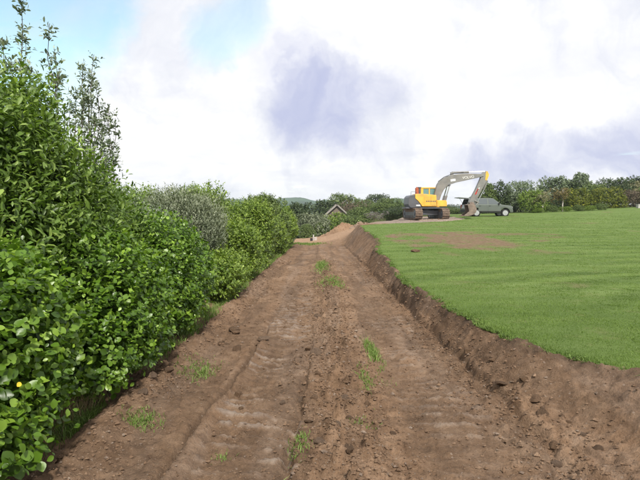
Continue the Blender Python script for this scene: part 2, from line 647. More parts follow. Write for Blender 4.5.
def dirt_z(x, y, detail=True):
    x = np.asarray(x, float)
    y = np.asarray(y, float)
    xf, xe = foot_x(y), edge_x(y)
    xe = np.maximum(np.where(y > 34, np.interp(y, [34, 42], [2.6, 3.2]), xe), xf + 0.12)
    zt, zl = track_z(y), lawn_z(xe, y) - 0.015
    t = np.clip((x - xf) / (xe - xf), 0, 1)
    h = zl - zt
    scarp = np.minimum(0.09, h * 0.32) * (0.65 + 0.6 * vnoise(y * 0.8, y * 0 + 4.4, 31))
    bank = zt + scarp * sst(0, 0.045, x - xf) + (h - scarp) * (0.55 * t + 0.45 * t * t * (3 - 2 * t)) * (x > xf)
    z = np.where(x > xf, np.minimum(bank, zl), zt)
    # ditch line just below the scarp
    z = z - 0.038 * np.exp(-((x - xf + 0.03) / 0.035) ** 2) * sst(-0.35, 0.15, vnoise(y * 0.7, y * 0 + 8.8, 33)) * sst(30, 12, y)
    # hedge side: low berm, then the hedge bank
    xl = -1.62 + 0.10 * vnoise(y * 0.8, y * 0 + 7.7, 12) + 0.05 * vnoise(y * 2.7, y * 0 + 1.7, 13)
    z = z + 0.09 * np.exp(-((x - xl) / 0.16) ** 2) + 0.12 * sst(0.0, 0.6, xl - x)
    if detail:
        f = sst(60, 20, y) + 0.35
        z = z + 0.042 * fbm(x * 1.4, y * 0.8, 40, 3) * f
        wind = np.exp(-((x - 0.22) / 0.30) ** 2)                 # loose windrow down the middle
        berm = np.exp(-((x - xl - 0.08) / 0.22) ** 2)
        toe = np.exp(-((x - xf + 0.02) / 0.22) ** 2)
        z = z + 0.035 * wind
        rough = 0.24 + 1.15 * wind + 0.9 * berm + 0.75 * toe + 0.30 * (x > xf)
        c1 = np.clip(vnoise(x * 7.5, y * 6.0, 50) - 0.12, 0, 1)
        c2 = np.clip(vnoise(x * 17, y * 15, 51) - 0.10, 0, 1)
        fd = sst(30, 9, y)
        z = z + ((0.085 * np.minimum(c1, 0.35) + 0.09 * wind * np.minimum(c1, 0.5)) * (0.3 + 0.7 * fd) + 0.075 * np.minimum(c2, 0.28) * fd) * rough
        c3 = np.clip(np.abs(vnoise(x * 30, y * 27, 53)) , 0, 0.35)
        z = z + 0.020 * c3 * fd + 0.012 * fbm(x * 20, y * 18, 52, 3, 0.65) * fd
        z = z - 0.020 * np.clip(0.10 - np.abs(vnoise(x * 3.1, y * 2.6, 54)), 0, 0.1) / 0.1 * fd * np.clip(vnoise(x * 0.7, y * 0.7, 55) + 0.2, 0, 1)
        # crawler tread prints in two lanes
        for lane, keep, ridge in treads(x, y):
            z = z - 0.022 * lane + lane * keep * 0.022 * ridge
        # furrow at the left lane's outer side
        xr = np.interp(y, [0, 3.2, 5.8, 9, 14], [-1.05, -0.97, -0.80, -0.74, -0.72]) + 0.03 * vnoise(y * 2.1, y * 0, 70)
        fr_ = sst(10, 5.5, y)
        z = z + fr_ * (0.075 * sst(-0.012, 0.018, x - xr) * np.exp(-np.clip(x - xr, 0, 9) / 0.10) - 0.05 * np.exp(-((x - xr + 0.035) / 0.04) ** 2))
        xr2 = np.interp(y, [0, 3.3, 5.9, 9], [-0.24, -0.19, -0.10, -0.06]) + 0.03 * vnoise(y * 2.7, y * 0 + 5, 71)
        z = z + sst(8, 4.5, y) * (0.06 * sst(-0.012, 0.018, x - xr2) * np.exp(-np.clip(x - xr2, 0, 9) / 0.14) - 0.05 * np.exp(-((x - xr2 + 0.03) / 0.035) ** 2))
    k = sst(36, 42, y)
    zp = pad_z(x, y) + (0.05 * fbm(x * 0.9, y * 0.9, 45, 4) if detail else 0)
    z = z * (1 - k) + zp * k
    # tuck under the turf
    z = z - 0.10 * sst(0.0, 0.25, x - edge_x(y))
    return z


def verge_z(x, y):
    """ground on the hedge side and everywhere around"""
    z = track_z(np.clip(y, -20, 45)) + 0.10 + 0.05 * fbm(x * 0.7, y * 0.7, 80, 3)
    z = z + 0.04 * np.clip(-x - 3, 0, 10)
    v = sst(46, 62, y) * (1 - sst(6, 12, x))
    z = z * (1 - v) + (-2.6) * v
    rgt = sst(1.5, 8, x) * sst(40, 55, y)
    z = z * (1 - rgt) + (lawn_z(x, np.minimum(y, 62)) - 0.12) * rgt
    return z


# ------------------------------------------------------------------ ground sheets
def build_ground():
    ys = np.r_[np.linspace(-14, 70, 170), 70 * np.exp(np.linspace(0.03, math.log(1600 / 70), 36))]
    xs = np.r_[-np.exp(np.linspace(math.log(1500), math.log(14), 28)), np.linspace(-13.5, 16, 150), np.exp(np.linspace(math.log(17), math.log(1500), 40))]
    X, Y = np.meshgrid(xs, ys)
    Z = verge_z(X, Y)
    # sink below the track, the pad and the lawn
    xe = edge_x(np.clip(Y, -10, 62))
    under = sst(-2.15, -1.85, X) * (Y < 60) * (1 - sst(54, 58, Y) * (X < 8))
    Z = Z - 1.0 * under * (X < 90)
    Z = Z - np.where((Y < 60) & (X > 2), 0.8, 0)
    far = sst(80, 500, np.hypot(X, Y))
    Z = Z * (1 - far) + (-6.0) * far
    o = obj('ground', tri_mesh('ground', np.stack([X, Y, Z], -1), grid_faces(*X.shape), [M['ground']]))
    tag(o, kind='structure')


def build_track():
    ys = np.r_[np.linspace(-6, 1.25, 24), np.exp(np.linspace(math.log(1.3), math.log(56), 680))]
    u = np.linspace(0, 1, 370)
    Y = np.repeat(ys[:, None], len(u), 1)
    xr = edge_x(ys) + 0.30
    xl = np.full_like(ys, -2.45) - 1.6 * sst(38, 46, ys)
    X = xl[:, None] + (xr - xl)[:, None] * u[None, :]
    Z = dirt_z(X, Y)
    Z = Z - 0.22 * sst(0.30, 0.0, X - xl[:, None])
    sand = sst(37.5, 41, Y + 0.8 * vnoise(X * 0.5, Y * 0.5, 90)) * (1 - sst(3.2, 6.0, X))
    pad = sst(35, 38, Y) * sst(3.0, 6.0, X)
    xe = edge_x(Y)
    top = sst(0.22, 0.06, xe - X) * (Y < 36) * sst(-0.4, 0.3, fbm(X * 3, Y * 2, 91, 3) + 0.15)
    moist = np.maximum(sst(0.1, 0.55, fbm(X * 0.9, Y * 0.35, 93, 4)) * 0.5, sst(0.05, 0.5, fbm(X * 2.6, Y * 0.16, 94, 4)) * 0.6)
    lane = sst(-1.5, -1.3, X) * (1 - sst(-1.0, -0.9, X)) * sst(12, 5, Y)
    top = np.maximum(top, np.maximum(moist * (Y < 36) * (Y > 0), 0.45 * lane))
    crust = sum(l * k * t for l, k, t in treads(X, Y)) * 0.85
    dry = sst(0.0, 0.5, fbm(X * 2.0 + 9, Y * 0.2, 96, 4)) * 0.22 * (Y < 36)
    pad = np.maximum(pad, np.maximum(crust, dry))
    rl = sst(0.55, 0.75, X) * (1 - sst(1.45, 1.6, X)) * sst(22, 9, Y)
    ll_ = sst(-0.9, -0.8, X) * (1 - sst(-0.22, -0.12, X)) * sst(14, 6, Y)
    top = np.maximum(top, (0.50 * rl + 0.35 * ll_) * sst(-0.6, 0.3, fbm(X * 1.5, Y * 0.5, 97, 4)))
    top = np.maximum(top, 0.95 * np.exp(-((X - np.interp(Y, [0, 3.2, 5.8, 9, 14], [-1.05, -0.97, -0.80, -0.74, -0.72]) + 0.03) / 0.06) ** 2) * sst(9, 5, Y))  # furrow's shade painted into the soil colour as a dark line
    top = top * (1 - np.clip(crust * 1.6, 0, 1))
    zone = np.stack([sand, top, pad], -1).reshape(-1, 3)
    o = obj('dirt_track', tri_mesh('dirt_track', np.stack([X, Y, Z], -1), grid_faces(*X.shape), [M['dirt']], attrs={'zone': zone}))
    tag(o, kind='structure')
    return o


def bare_mask(x, y):
    n = fbm(x * 0.8, y * 0.5, 95, 4)
    a = ((x - 6.0) / 2.7) ** 2 + ((y - 22.8) / 4.8) ** 2 + n * 1.3
    m = sst(1.35, 0.25, a) * sst(-0.75, 0.05, fbm(x * 2.3, y * 1.6, 98, 4) + 0.25)
    b = ((x - 10.2) / 1.6) ** 2 + ((y - 25.5) / 1.0) ** 2 + n * 1.0
    m = np.maximum(m, 0.7 * sst(0.9, 0.4, b))
    c = ((x - 4.6) / 1.2) ** 2 + ((y - 24.0) / 1.0) ** 2 + n
    m = np.maximum(m, 0.4 * sst(0.9, 0.4, c))
    d = sst(0.55, 0.85, fbm(x * 0.45 + 5, y * 0.45, 97, 4)) * 0.5
    return np.maximum(m, d)


def mow(x, y):
    rr = np.hypot((x - 15) * 0.8, y - 0.5)
    return np.sin(2 * np.pi * (rr / 1.15 + 0.25 * vnoise(x * 0.3, y * 0.3, 71))) * sst(-0.5, 0.4, vnoise(x * 0.22, y * 0.22, 72)) + 0.8 * fbm((rr) * 2.2, np.arctan2(y - 0.5, x - 15) * 3.0, 73, 3)


def build_lawn():
    ys = np.r_[np.linspace(-8, 2, 30), np.exp(np.linspace(math.log(2.05), math.log(62), 290))]
    u = np.r_[0, 0.00001, np.linspace(0.0006, 1, 180) ** 2.0]
    u = np.sort(u)
    Y = np.repeat(ys[:, None], len(u), 1)
    xe = edge_x(ys)[:, None]
    X = xe + (75 - xe) * u[None, :]
    Z = lawn_z(X, Y) + 0.015 * fbm(X * 2.2, Y * 2.2, 99, 3)
    Z = Z - 0.03 * sst(0.25, 0.0, X - xe)
    Z[:, 0] -= 0.06
    Z[-1, :] -= 1.0
    X[:, 0] += 0.015
    o = obj('lawn', tri_mesh('lawn', np.stack([X, Y, Z], -1), grid_faces(*X.shape), [M['lawn']], attrs={'bare': bare_mask(X, Y).ravel(), 'mow': mow(X, Y).ravel()}))
    tag(o, kind='structure')


build_ground()
TRACK = build_track()
build_lawn()


def build_hills():
    n = 150
    xs = np.linspace(-900, 700, n)
    ys = np.linspace(800, 1500, 60)
    X, Y = np.meshgrid(xs, ys)
    prof = np.interp(X, [-900, -500, -200, -90, -40, -10, 15, 60, 110, 150, 200, 260, 700],
                     [14, 18, 22, 24, 27, 20, 23, 12, 10, 26, 22, 8, 8])
    Z = -8 + (prof + 8 + 3 * fbm(X / 40, Y / 40, 3, 4)) * np.exp(-((Y - 1080) / 170) ** 2)
    o = obj('hills', tri_mesh('hills', np.stack([X, Y, Z], -1), grid_faces(*X.shape), [M['hill']]))
    tag(o, kind='structure')


build_hills()


# ------------------------------------------------------------------ grass
def blades(P, h, w, lean, tint, seg=1, seed=0):
    """P (n,3); returns verts, tris, tint"""
    r = np.random.default_rng(seed)
    n = len(P)
    a = r.uniform(0, 2 * np.pi, n)
    side = np.stack([np.cos(a), np.sin(a), np.zeros(n)], -1)
    b = r.uniform(0, 2 * np.pi, n)
    ld = np.stack([np.cos(b), np.sin(b), np.zeros(n)], -1) * (lean * r.uniform(0.2, 1.2, n))[:, None]
    up = np.array([0, 0, 1.0])
    h = np.broadcast_to(h, n)
    w = np.broadcast_to(w, n)
    if seg == 1:
        V = np.stack([P - side * w[:, None] / 2, P + side * w[:, None] / 2, P + (up + ld) * h[:, None]], 1)
        T = np.arange(n * 3).reshape(n, 3)
        return V.reshape(-1, 3), T, np.repeat(tint, 3)
    mid = P + (up * 0.6 + ld * 0.3) * h[:, None]
    tip = P + (up * (1 - 0.3 * lean * lean) + ld * 1.1) * h[:, None]
    V = np.stack([P - side * w[:, None] / 2, P + side * w[:, None] / 2, mid - side * w[:, None] * 0.4, mid + side * w[:, None] * 0.4, tip], 1)
    k = np.arange(n)[:, None] * 5
    T = np.concatenate([k + np.array([[0, 1, 3]]), k + np.array([[0, 3, 2]]), k + np.array([[2, 3, 4]])])
    return V.reshape(-1, 3), T, np.repeat(tint, 5)


def build_lawn_grass():
    r = np.random.default_rng(3)
    n = 370000
    y = np.exp(r.uniform(math.log(2.2), math.log(60), n))
    xe = edge_x(y)
    xm = 0.70 * y + 1.5
    x = xe + (xm - xe) * r.uniform(0, 1, n)
    ok = (xm > xe + 0.05) & (r.uniform(0, 1, n) > bare_mask(x, y) * 1.1) & (x - xe > 0.005)
    x, y, xe = x[ok], y[ok], xe[ok]
    n = len(x)
    z = lawn_z(x, y) + 0.015 * fbm(x * 2.2, y * 2.2, 99, 3) - 0.03 * sst(0.25, 0, x - xe) - 0.006
    patch = fbm(x * 0.9, y * 0.9, 77, 4)
    edge = sst(0.22, 0.0, x - xe)
    h = (0.012 + 0.005 * patch + 0.009 * r.uniform(0, 1, n) ** 2) * (1 + 1.6 * edge) * (1 + 0.012 * np.minimum(y, 25)) * sst(62, 40, y + 0.001)
    w = 0.0042 + 0.0012 * y
    stripe = fbm((x * 0.88 + y * 0.47) * 0.3, (y * 0.88 - x * 0.47) * 1.4, 78, 3)
    tint = np.clip(0.50 + 0.16 * patch + 0.12 * stripe + 0.24 * mow(x, y) + r.normal(0, 0.16, n) / (1 + 0.06 * y), 0, 0.97)
    V, T, t = blades(np.stack([x, y, z], -1), h, w, 0.75, tint, 1, 4)
    # longer ragged tufts hanging over the cut edge
    m = 16000
    ye = np.exp(r.uniform(math.log(2.4), math.log(30), m))
    cl = sst(-0.05, 0.45, vnoise(ye * 5.0, ye * 0, 88) + 0.3 * r.uniform(-1, 1, m))
    xe2 = edge_x(ye) + r.uniform(-0.02, 0.09, m)
    ze = lawn_z(xe2, ye) - 0.045
    V2, T2, t2 = blades(np.stack([xe2, ye, ze], -1), 0.03 + 0.07 * cl * r.uniform(0.4, 1, m), 0.005 + 0.0010 * ye, 1.3, np.clip(0.45 + r.normal(0, 0.22, m), 0, 0.97), 2, 9)
    T = np.concatenate([T, T2 + len(V)])
    V = np.concatenate([V, V2])
    t = np.concatenate([t, t2])
    o = obj('lawn_grass', tri_mesh('lawn_grass', V, T, [M['grass']], attrs={'tint': t}))
    tag(o, 'short mown green grass covering the wide lawn', 'grass', kind='stuff')


build_lawn_grass()


def ground_at(x, y):
    x = np.asarray(x, float)
    y = np.asarray(y, float)
    return np.where(x > edge_x(y), lawn_z(x, y), np.where((x > -2.0) | (y > 46), dirt_z(x, y), np.maximum(verge_z(x, y), dirt_z(x, y, False) - 0.22 * sst(-2.1, -2.45, x))))


def tuft(name, pts_sampler, n, h, w, label, seed, mat='grass', kind='stuff', lean=0.8, tint=0.55, group=None, cat='grass'):
    r = np.random.default_rng(seed)
    x, y = pts_sampler(r, n)
    z = ground_at(x, y) - 0.012
    hh = h * r.uniform(0.45, 1.2, len(x))
    V, T, t = blades(np.stack([x, y, z], -1), hh, w, lean, np.clip(tint + r.normal(0, 0.2, len(x)), 0, 1), 2, seed + 1)
    o = obj(name, tri_mesh(name, V, T, [M[mat]], attrs={'tint': t}))
    return tag(o, label, cat, group, kind)


def gxy(ix, iy):
    """pixel on the track plane"""
    y = CAM_Z / ((iy - HORIZON) / F_PX - 0.023)
    return (ix - 320) / F_PX * y, y


def gauss(cx, cy, sx, sy):
    return lambda r, n: (cx + sx * r.normal(0, 1, n), cy + sy * r.normal(0, 1, n))


def build_tufts():
    spots = [  # ix, iy, sx, sy, n, h, label
        (322, 268, 0.11, 1.1, 1500, 0.10, 'narrow green grass strip lying at the far middle of the dirt track'),
        (332, 285, 0.15, 0.6, 1100, 0.085, 'short grass patch just this side of the far narrow strip'),
        (373, 356, 0.04, 0.34, 520, 0.085, 'bright green grass tuft right of centre among the clods'),
        (366, 386, 0.035, 0.22, 240, 0.06, 'sparse grass blades right of the centre clods'),
        (362, 434, 0.05, 0.05, 90, 0.05, 'small low tuft of grass in the middle near the frame bottom'),
        (138, 431, 0.07, 0.06, 420, 0.06, 'round grass tuft on bare soil in front of the hedge'),
        (197, 372, 0.10, 0.18, 520, 0.06, 'thin grass patch on the left berm of the track'),
        (220, 463, 0.035, 0.04, 60, 0.04, 'tiny grass tuft between the left furrow and centre rut'),
        (298, 455, 0.035, 0.14, 260, 0.055, 'dry looking grass along the centre rut at the bottom'),
        (386, 385, 0.05, 0.14, 60, 0.035, 'faint low weeds on the right tread lane'),
    ]
    for i, (ix, iy, sx, sy, n, h, lab) in enumerate(spots):
        cx, cy = gxy(ix, iy)
        tuft('grass_tuft', gauss(cx, cy, sx, sy), n, h, 0.004 + 0.0007 * cy, lab, 300 + i * 3, tint=0.62)
    tuft('verge_grass', lambda r, n: (-1.78 - np.abs(r.normal(0, 0.13, n)) + 0.05 * r.normal(0, 1, n), 6.0 + 1.3 * r.integers(0, 7, n) + 0.30 * r.normal(0, 1, n)), 4200, 0.10, 0.009,
         'lush green grass along the hedge foot beyond the second shrub', 401, tint=0.62)
    tuft('verge_grass', lambda r, n: (-1.75 - np.abs(r.normal(0, 0.3, n)), 14 + 22 * r.uniform(0, 1, n)), 3000, 0.13, 0.022,
         'green grass along the far half of the hedge foot', 404, tint=0.62)
    tuft('verge_grass', lambda r, n: (-1.80 - np.abs(r.normal(0, 0.10, n)), 3.95 + 0.22 * r.normal(0, 1, n)), 900, 0.10, 0.006,
         'dark green grass under the nearest broadleaf shrub', 407, tint=0.4)
    tuft('dry_straw', lambda r, n: (-1.86 - np.abs(r.normal(0, 0.10, n)), 4.12 + 0.15 * r.normal(0, 1, n)), 170, 0.30, 0.004,
         'pale dry straw hanging between the two nearest shrubs', 410, mat='straw', lean=1.0, tint=0.5)
    tuft('verge_grass', lambda r, n: (-1.3 + 0.7 * r.normal(0, 1, n), 37.5 + 0.9 * r.normal(0, 1, n)), 1600, 0.14, 0.03,
         'green grass patch at the far left end of the track', 413, tint=0.6)


build_tufts()


# ------------------------------------------------------------------ clods and stones
def clod_mesh(k):
    bm = bmesh.new()
    bmesh.ops.create_icosphere(bm, subdivisions=2, radius=1)
    r = np.random.default_rng(500 + k)
    dirs = r.normal(0, 1, (9, 3))
    dirs /= np.linalg.norm(dirs, axis=1)[:, None]
    cut = r.uniform(0.5, 0.95, 9)
    for v in bm.verts:
        c = np.array(v.co)
        for d, q in zip(dirs, cut):
            s = c @ d
            if s > q:
                c = c - d * (s - q)
        c = c * (1 + 0.07 * r.normal())
        v.co = c * np.array([1, 0.85, 0.6])
    me = bpy.data.meshes.new('clod')
    bm.to_mesh(me)
    bm.free()
    a = me.attributes.new('zone', 'FLOAT_COLOR', 'POINT')
    a.data.foreach_set('color', np.tile([0.0, [0.55, 0.0, 0.15][k % 3], [0, 0, 0.35][k % 3], 1], len(me.vertices)).astype(np.float32))
    me.materials.append(M['dirt'])
    return me


def build_clods():
    r = np.random.default_rng(11)
    meshes = [clod_mesh(k) for k in range(6)]
    named = [(233, 333, 9), (236, 352, 7), (316, 358, 8), (308, 352, 6), (318, 384, 7), (237, 398, 9), (302, 398, 8), (314, 408, 7), (345, 405, 9),
             (350, 428, 8), (320, 455, 10), (240, 415, 6), (262, 345, 7), (285, 330, 6), (330, 335, 6), (318, 318, 6), (240, 290, 4), (235, 335, 7),
             (205, 338, 8), (190, 350, 6), (222, 345, 6), (150, 397, 7), (140, 410, 8), (122, 424, 7), (166, 385, 7), (540, 420, 12), (548, 432, 9),
             (528, 404, 8), (560, 455, 9), (563, 470, 8), (505, 400, 9), (496, 382, 7), (575, 440, 7), (590, 455, 6), (605, 470, 8), (350, 468, 8),
             (338, 440, 6), (330, 470, 7), (308, 430, 6), (282, 405, 5), (470, 365, 6), (452, 350, 6), (372, 405, 6), (368, 412, 7), (395, 440, 5)]
    for ix, iy, s in named:
        x, y = gxy(ix, iy)
        sz = s * y / F_PX * 0.5 * 1.6
        z = float(dirt_z(x, y))
        obj('clod', meshes[r.integers(6)], TRACK, (x, y, z + sz * 0.15), (r.uniform(-.4, .4), r.uniform(-.4, .4), r.uniform(0, 6.3)), (sz * r.uniform(0.8, 1.3), sz * r.uniform(0.8, 1.2), sz * r.uniform(0.7, 1.1)))
    # small crumbs
    n = 20000
    y = np.exp(r.uniform(math.log(2.3), math.log(22), n))
    u = r.uniform(0, 1, n)
    xf = foot_x(y)
    x = np.select([u < 0.50, u < 0.64, u < 0.86], [0.2 + 0.25 * r.normal(0, 1, n), -1.5 + 0.15 * r.normal(0, 1, n), xf - 0.05 + 0.2 * r.normal(0, 1, n)], r.uniform(-1.5, 2.4, n))
    ok = (x < edge_x(y) - 0.03) & (x > -1.85)
    x, y = x[ok], y[ok]
    n = len(x)
    s = (0.0045 + 0.030 * r.beta(1, 6, n)) * (1 + 0.06 * y)
    z = dirt_z(x, y) + s * 0.2
    oct_ = np.array([[1, 0, 0], [0.1, 0.9, 0.1], [-0.95, 0.1, 0], [0, -1, 0.05], [0.1, 0, 0.75], [0, 0, -0.7]])
    a = r.uniform(0, 6.3, n)
    V = oct_[None] * r.uniform(0.6, 1.3, (n, 6, 3)) * s[:, None, None]
    ca, sa = np.cos(a)[:, None], np.sin(a)[:, None]
    V = np.stack([V[..., 0] * ca - V[..., 1] * sa, V[..., 0] * sa + V[..., 1] * ca, V[..., 2]], -1) + np.stack([x, y, z], -1)[:, None]
    T = np.array([[0, 1, 4], [1, 2, 4], [2, 3, 4], [3, 0, 4], [1, 0, 5], [2, 1, 5], [3, 2, 5], [0, 3, 5]])
    T = (np.arange(n)[:, None, None] * 6 + T[None]).reshape(-1, 3)
    zc = np.zeros((n, 3))
    q = r.uniform(0, 1, n)
    zc[:, 2] = np.where(q > 0.93, 0.7, 0.1)
    zc[:, 1] = np.where(q < 0.3, 0.5, 0.0)
    o = obj('soil_crumbs', tri_mesh('soil_crumbs', V, T, [M['dirt']], smooth=False, attrs={'zone': np.repeat(zc, 6, 0)}), TRACK)
    tag(o, kind='stuff')


build_clods()


# ------------------------------------------------------------------ foliage
LEAF8 = np.array([[0, 0, 0], [-0.36, 0.30, 0.05], [0, 0.32, -0.03], [0.36, 0.30, 0.05], [-0.42, 0.66, 0.04], [0, 0.68, -0.02], [0.42, 0.66, 0.04], [0, 1.0, -0.10]])
LEAF8_T = np.array([[0, 2, 1], [0, 3, 2], [1, 2, 5], [1, 5, 4], [2, 3, 6], [2, 6, 5], [4, 5, 7], [5, 6, 7]])
_t = [0.14, 0.32, 0.52, 0.72, 0.89]
_w = [0.24, 0.42, 0.48, 0.41, 0.24]
LEAF17 = np.array([[0, 0, 0]] + [q for t_, w_ in zip(_t, _w) for q in ([-w_, t_, 0.10 * w_ + 0.02 - 0.16 * t_ * t_], [0, t_, -0.035 - 0.16 * t_ * t_], [w_, t_, 0.10 * w_ + 0.02 - 0.16 * t_ * t_])] + [[0, 1.0, -0.20]])
LEAF17_T = [[0, 2, 1], [0, 3, 2]]
for _k in range(4):
    _a = 1 + 3 * _k
    LEAF17_T += [[_a, _a + 1, _a + 4], [_a, _a + 4, _a + 3], [_a + 1, _a + 2, _a + 5], [_a + 1, _a + 5, _a + 4]]
LEAF17_T = np.array(LEAF17_T + [[13, 14, 16], [14, 15, 16]])
LEAF4 = np.array([[0, 0, 0], [-0.5, 0.5, 0.12], [0.5, 0.5, 0.12], [0, 1.0, -0.08]])
LEAF4_T = np.array([[0, 2, 1], [1, 2, 3]])


def nrm(v):
    return v / np.maximum(np.linalg.norm(v, axis=-1, keepdims=True), 1e-9)


def lump_points(lumps, n, r, shell=(0.55, 1.0)):
    """points near the surface of a set of ellipsoids, none deep inside another; returns P, outward N"""
    lumps = np.asarray(lumps, float)
    area = (lumps[:, 3] * lumps[:, 4] + lumps[:, 3] * lumps[:, 5] + lumps[:, 4] * lumps[:, 5])
    k = r.choice(len(lumps), n, p=area / area.sum())
    d = nrm(r.normal(0, 1, (n, 3)))
    s = r.uniform(shell[0] ** 2, shell[1] ** 2, n) ** 0.5
    C, S = lumps[k, :3], lumps[k, 3:]
    P = C + d * S * s[:, None]
    N = nrm(d / S)
    inside = np.zeros(n, bool)
    for L_ in lumps:
        q = np.linalg.norm((P - L_[:3]) / L_[3:], axis=1)
        inside |= q < shell[0] * 0.92
    return P[~inside], N[~inside]


def leaves_on(P, N, r, per, slen, up, spread, ll, asp, jitter=0.6):
    """leaf frames along shoots that start at P"""
    n = len(P)
    D = nrm(N * (1 - up) + np.array([0, 0, 1.0]) * up + r.normal(0, 0.28, (n, 3)))
    A = nrm(np.cross(D, nrm(r.normal(0, 1, (n, 3)))))
    B = np.cross(D, A)
    sl = slen * r.uniform(0.6, 1.3, n)
    pos, dr, nm, sz, tn = [], [], [], [], []
    tsh = r.normal(0, 0.18, n)
    for k in range(per):
        f = (k + 0.5) / per
        ang = k * 2.4 + r.uniform(0, 6.3, n) * 0.25
        side = A * np.cos(ang)[:, None] + B * np.sin(ang)[:, None]
        p = P + D * (sl * (f - 0.35))[:, None]
        out = nrm(D * (1 - spread + 0.5 * f) + side * spread + r.normal(0, jitter * 0.3, (n, 3)))
        nn = nrm(np.array([0, 0, 0.75]) + N * 0.55 + D * 0.3 + r.normal(0, jitter * 0.5, (n, 3)))
        pos.append(p)
        dr.append(out)
        nm.append(nn)
        sz.append(ll * r.uniform(0.5, 1.25, n) * (1 - 0.45 * max(0, f - 0.6) / 0.4))
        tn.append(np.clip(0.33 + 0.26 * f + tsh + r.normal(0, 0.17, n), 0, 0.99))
    pos, dr, nm = np.concatenate(pos), np.concatenate(dr), np.concatenate(nm)
    sz, tn = np.concatenate(sz), np.concatenate(tn)
    X = nrm(np.cross(dr, nm))
    Zv = np.cross(X, dr)
    return pos, X, dr, Zv, sz, np.full(len(sz), asp), tn


def leaves_mesh(name, fr, mat, hi=False):
    pos, X, Y, Z, sz, asp, tn = fr
    tpl, tt = {2: (LEAF17, LEAF17_T), 1: (LEAF8, LEAF8_T), 0: (LEAF4, LEAF4_T)}[int(hi)]
    V = (pos[:, None] + tpl[None, :, 0:1] * (X * (sz * asp)[:, None])[:, None] + tpl[None, :, 1:2] * (Y * sz[:, None])[:, None]
         + tpl[None, :, 2:3] * (Z * sz[:, None])[:, None])
    k = len(tpl)
    T = (np.arange(len(pos))[:, None, None] * k + tt[None]).reshape(-1, 3)
    return tri_mesh(name, V.reshape(-1, 3), T, [M[mat]], attrs={'tint': np.repeat(tn, k)})


def take(fr, m):
    return tuple(a[m] for a in fr)


def cat_fr(*frs):
    return tuple(np.concatenate(z) for z in zip(*frs))


def branches(root, lumps, base, r, mat='bark', n=7, r0=0.03, name='stem'):
    mb = MB()
    base = Vector(base)
    for i in range(n):
        L_ = lumps[i % len(lumps)]
        tip = Vector(L_[:3]) + Vector(r.normal(0, 0.33, 3)) * Vector(L_[3:])
        tip.z = max(tip.z, base.z + 0.2)
        b = base + Vector((r.normal(0, 0.08), r.normal(0, 0.08), -0.06))
        m1 = b.lerp(tip, 0.4) + Vector(r.normal(0, 0.06, 3))
        mb.tube([b, m1, b.lerp(tip, 0.75) + Vector(r.normal(0, 0.05, 3)), tip], [r0, r0 * 0.75, r0 * 0.5, r0 * 0.2], 5)
        for q in range(3):
            s = m1.lerp(tip, r.uniform(0, 0.8))
            e = s + Vector(nrm(r.normal(0, 1, 3) + np.array([0, 0, 0.4]))) * r.uniform(0.25, 0.5)
            mb.tube([s, s.lerp(e, 0.5) + Vector(r.normal(0, 0.02, 3)), e], [r0 * 0.4, r0 * 0.3, r0 * 0.12], 4)
    return mb.build(name, M[mat], root, smooth=True)


LEAF_VARIANTS = {}


def shrub(name, label, x, y, lumps, kind, shoots, per, slen, up, ll, asp, seed, hi=False, group='shrubs of the left hedge', pick=0, spread=0.75,
          inner=0.25, stem_n=7, r0=0.025, shell=(0.6, 1.0), cat='shrub', mat_leaf=None):
    """lumps are given relative to the shrub's base (x, y, ground)"""
    r = np.random.default_rng(seed)
    z = float(ground_at(x, y))
    root = thing(name, label, cat, (x, y, z), 0, group)
    lumps = np.asarray(lumps, float)
    P, N = lump_points(lumps, int(shoots * 1.6), r, shell)
    keep = P[:, 2] > 0.02
    P, N = P[keep][:shoots], N[keep][:shoots]
    fr = leaves_on(P, N, r, per, slen, up, spread, ll, asp)
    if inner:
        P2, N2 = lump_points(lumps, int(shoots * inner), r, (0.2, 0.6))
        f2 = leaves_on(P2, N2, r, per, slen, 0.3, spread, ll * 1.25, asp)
        f2[6][:] *= 0.6  # inner leaves coloured darker, standing in for shade inside the shrub
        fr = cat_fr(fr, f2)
    ok = fr[0][:, 2] > 0.03
    fr = take(fr, ok)
    if pick:
        # the leaves that show largest in the photograph become leaves of their own
        w = fr[0] + np.array([x, y, z])
        u, v = w[:, 0] / w[:, 1], (w[:, 2] - CAM_Z) / w[:, 1]
        vis = (np.abs(u) < 0.64) & (v > -0.53) & (v < 0.4)
        score = np.where(vis, np.linalg.norm(w - np.array([0, 0, CAM_Z]), axis=1), 99)
        idx = np.argsort(score)[:pick]
        m = np.zeros(len(score), bool)
        m[idx] = True
        px_ = 320 + u * F_PX
        py_ = HORIZON - v * F_PX
        yl = min(idx[:120], key=lambda q: (px_[q] - 20) ** 2 + (py_[q] - 399) ** 2) if x > -2.5 and y < 4 else -1
        for j in idx:
            tv = int(np.clip(fr[6][j] * 8, 0, 7))
            if j == yl:
                tv = 8
            key = (kind, tv)
            if key not in LEAF_VARIANTS:
                me = tri_mesh('leaf', LEAF17, LEAF17_T, [M[kind] if tv < 8 else M['yellow_leaf']],
                              attrs={'tint': np.full(17, (tv + 0.5) / 8)})
                LEAF_VARIANTS[key] = me
            o = bpy.data.objects.new('leaf', LEAF_VARIANTS[key])
            s, a = fr[4][j], fr[5][j]
            mt = Matrix.Identity(4)
            for c, vec in enumerate((fr[1][j] * s * a, fr[2][j] * s, fr[3][j] * s)):
                for q in range(3):
                    mt[q][c] = vec[q]
            for q in range(3):
                mt[q][3] = fr[0][j][q]
            link(o, root)
            o.matrix_local = mt
        fr = take(fr, ~m)
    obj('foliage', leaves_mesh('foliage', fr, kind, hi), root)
    root.children[-1]['kind'] = 'stuff'
    if stem_n:
        branches(root, lumps, (0, 0, 0), r, n=stem_n, r0=r0)
    return root


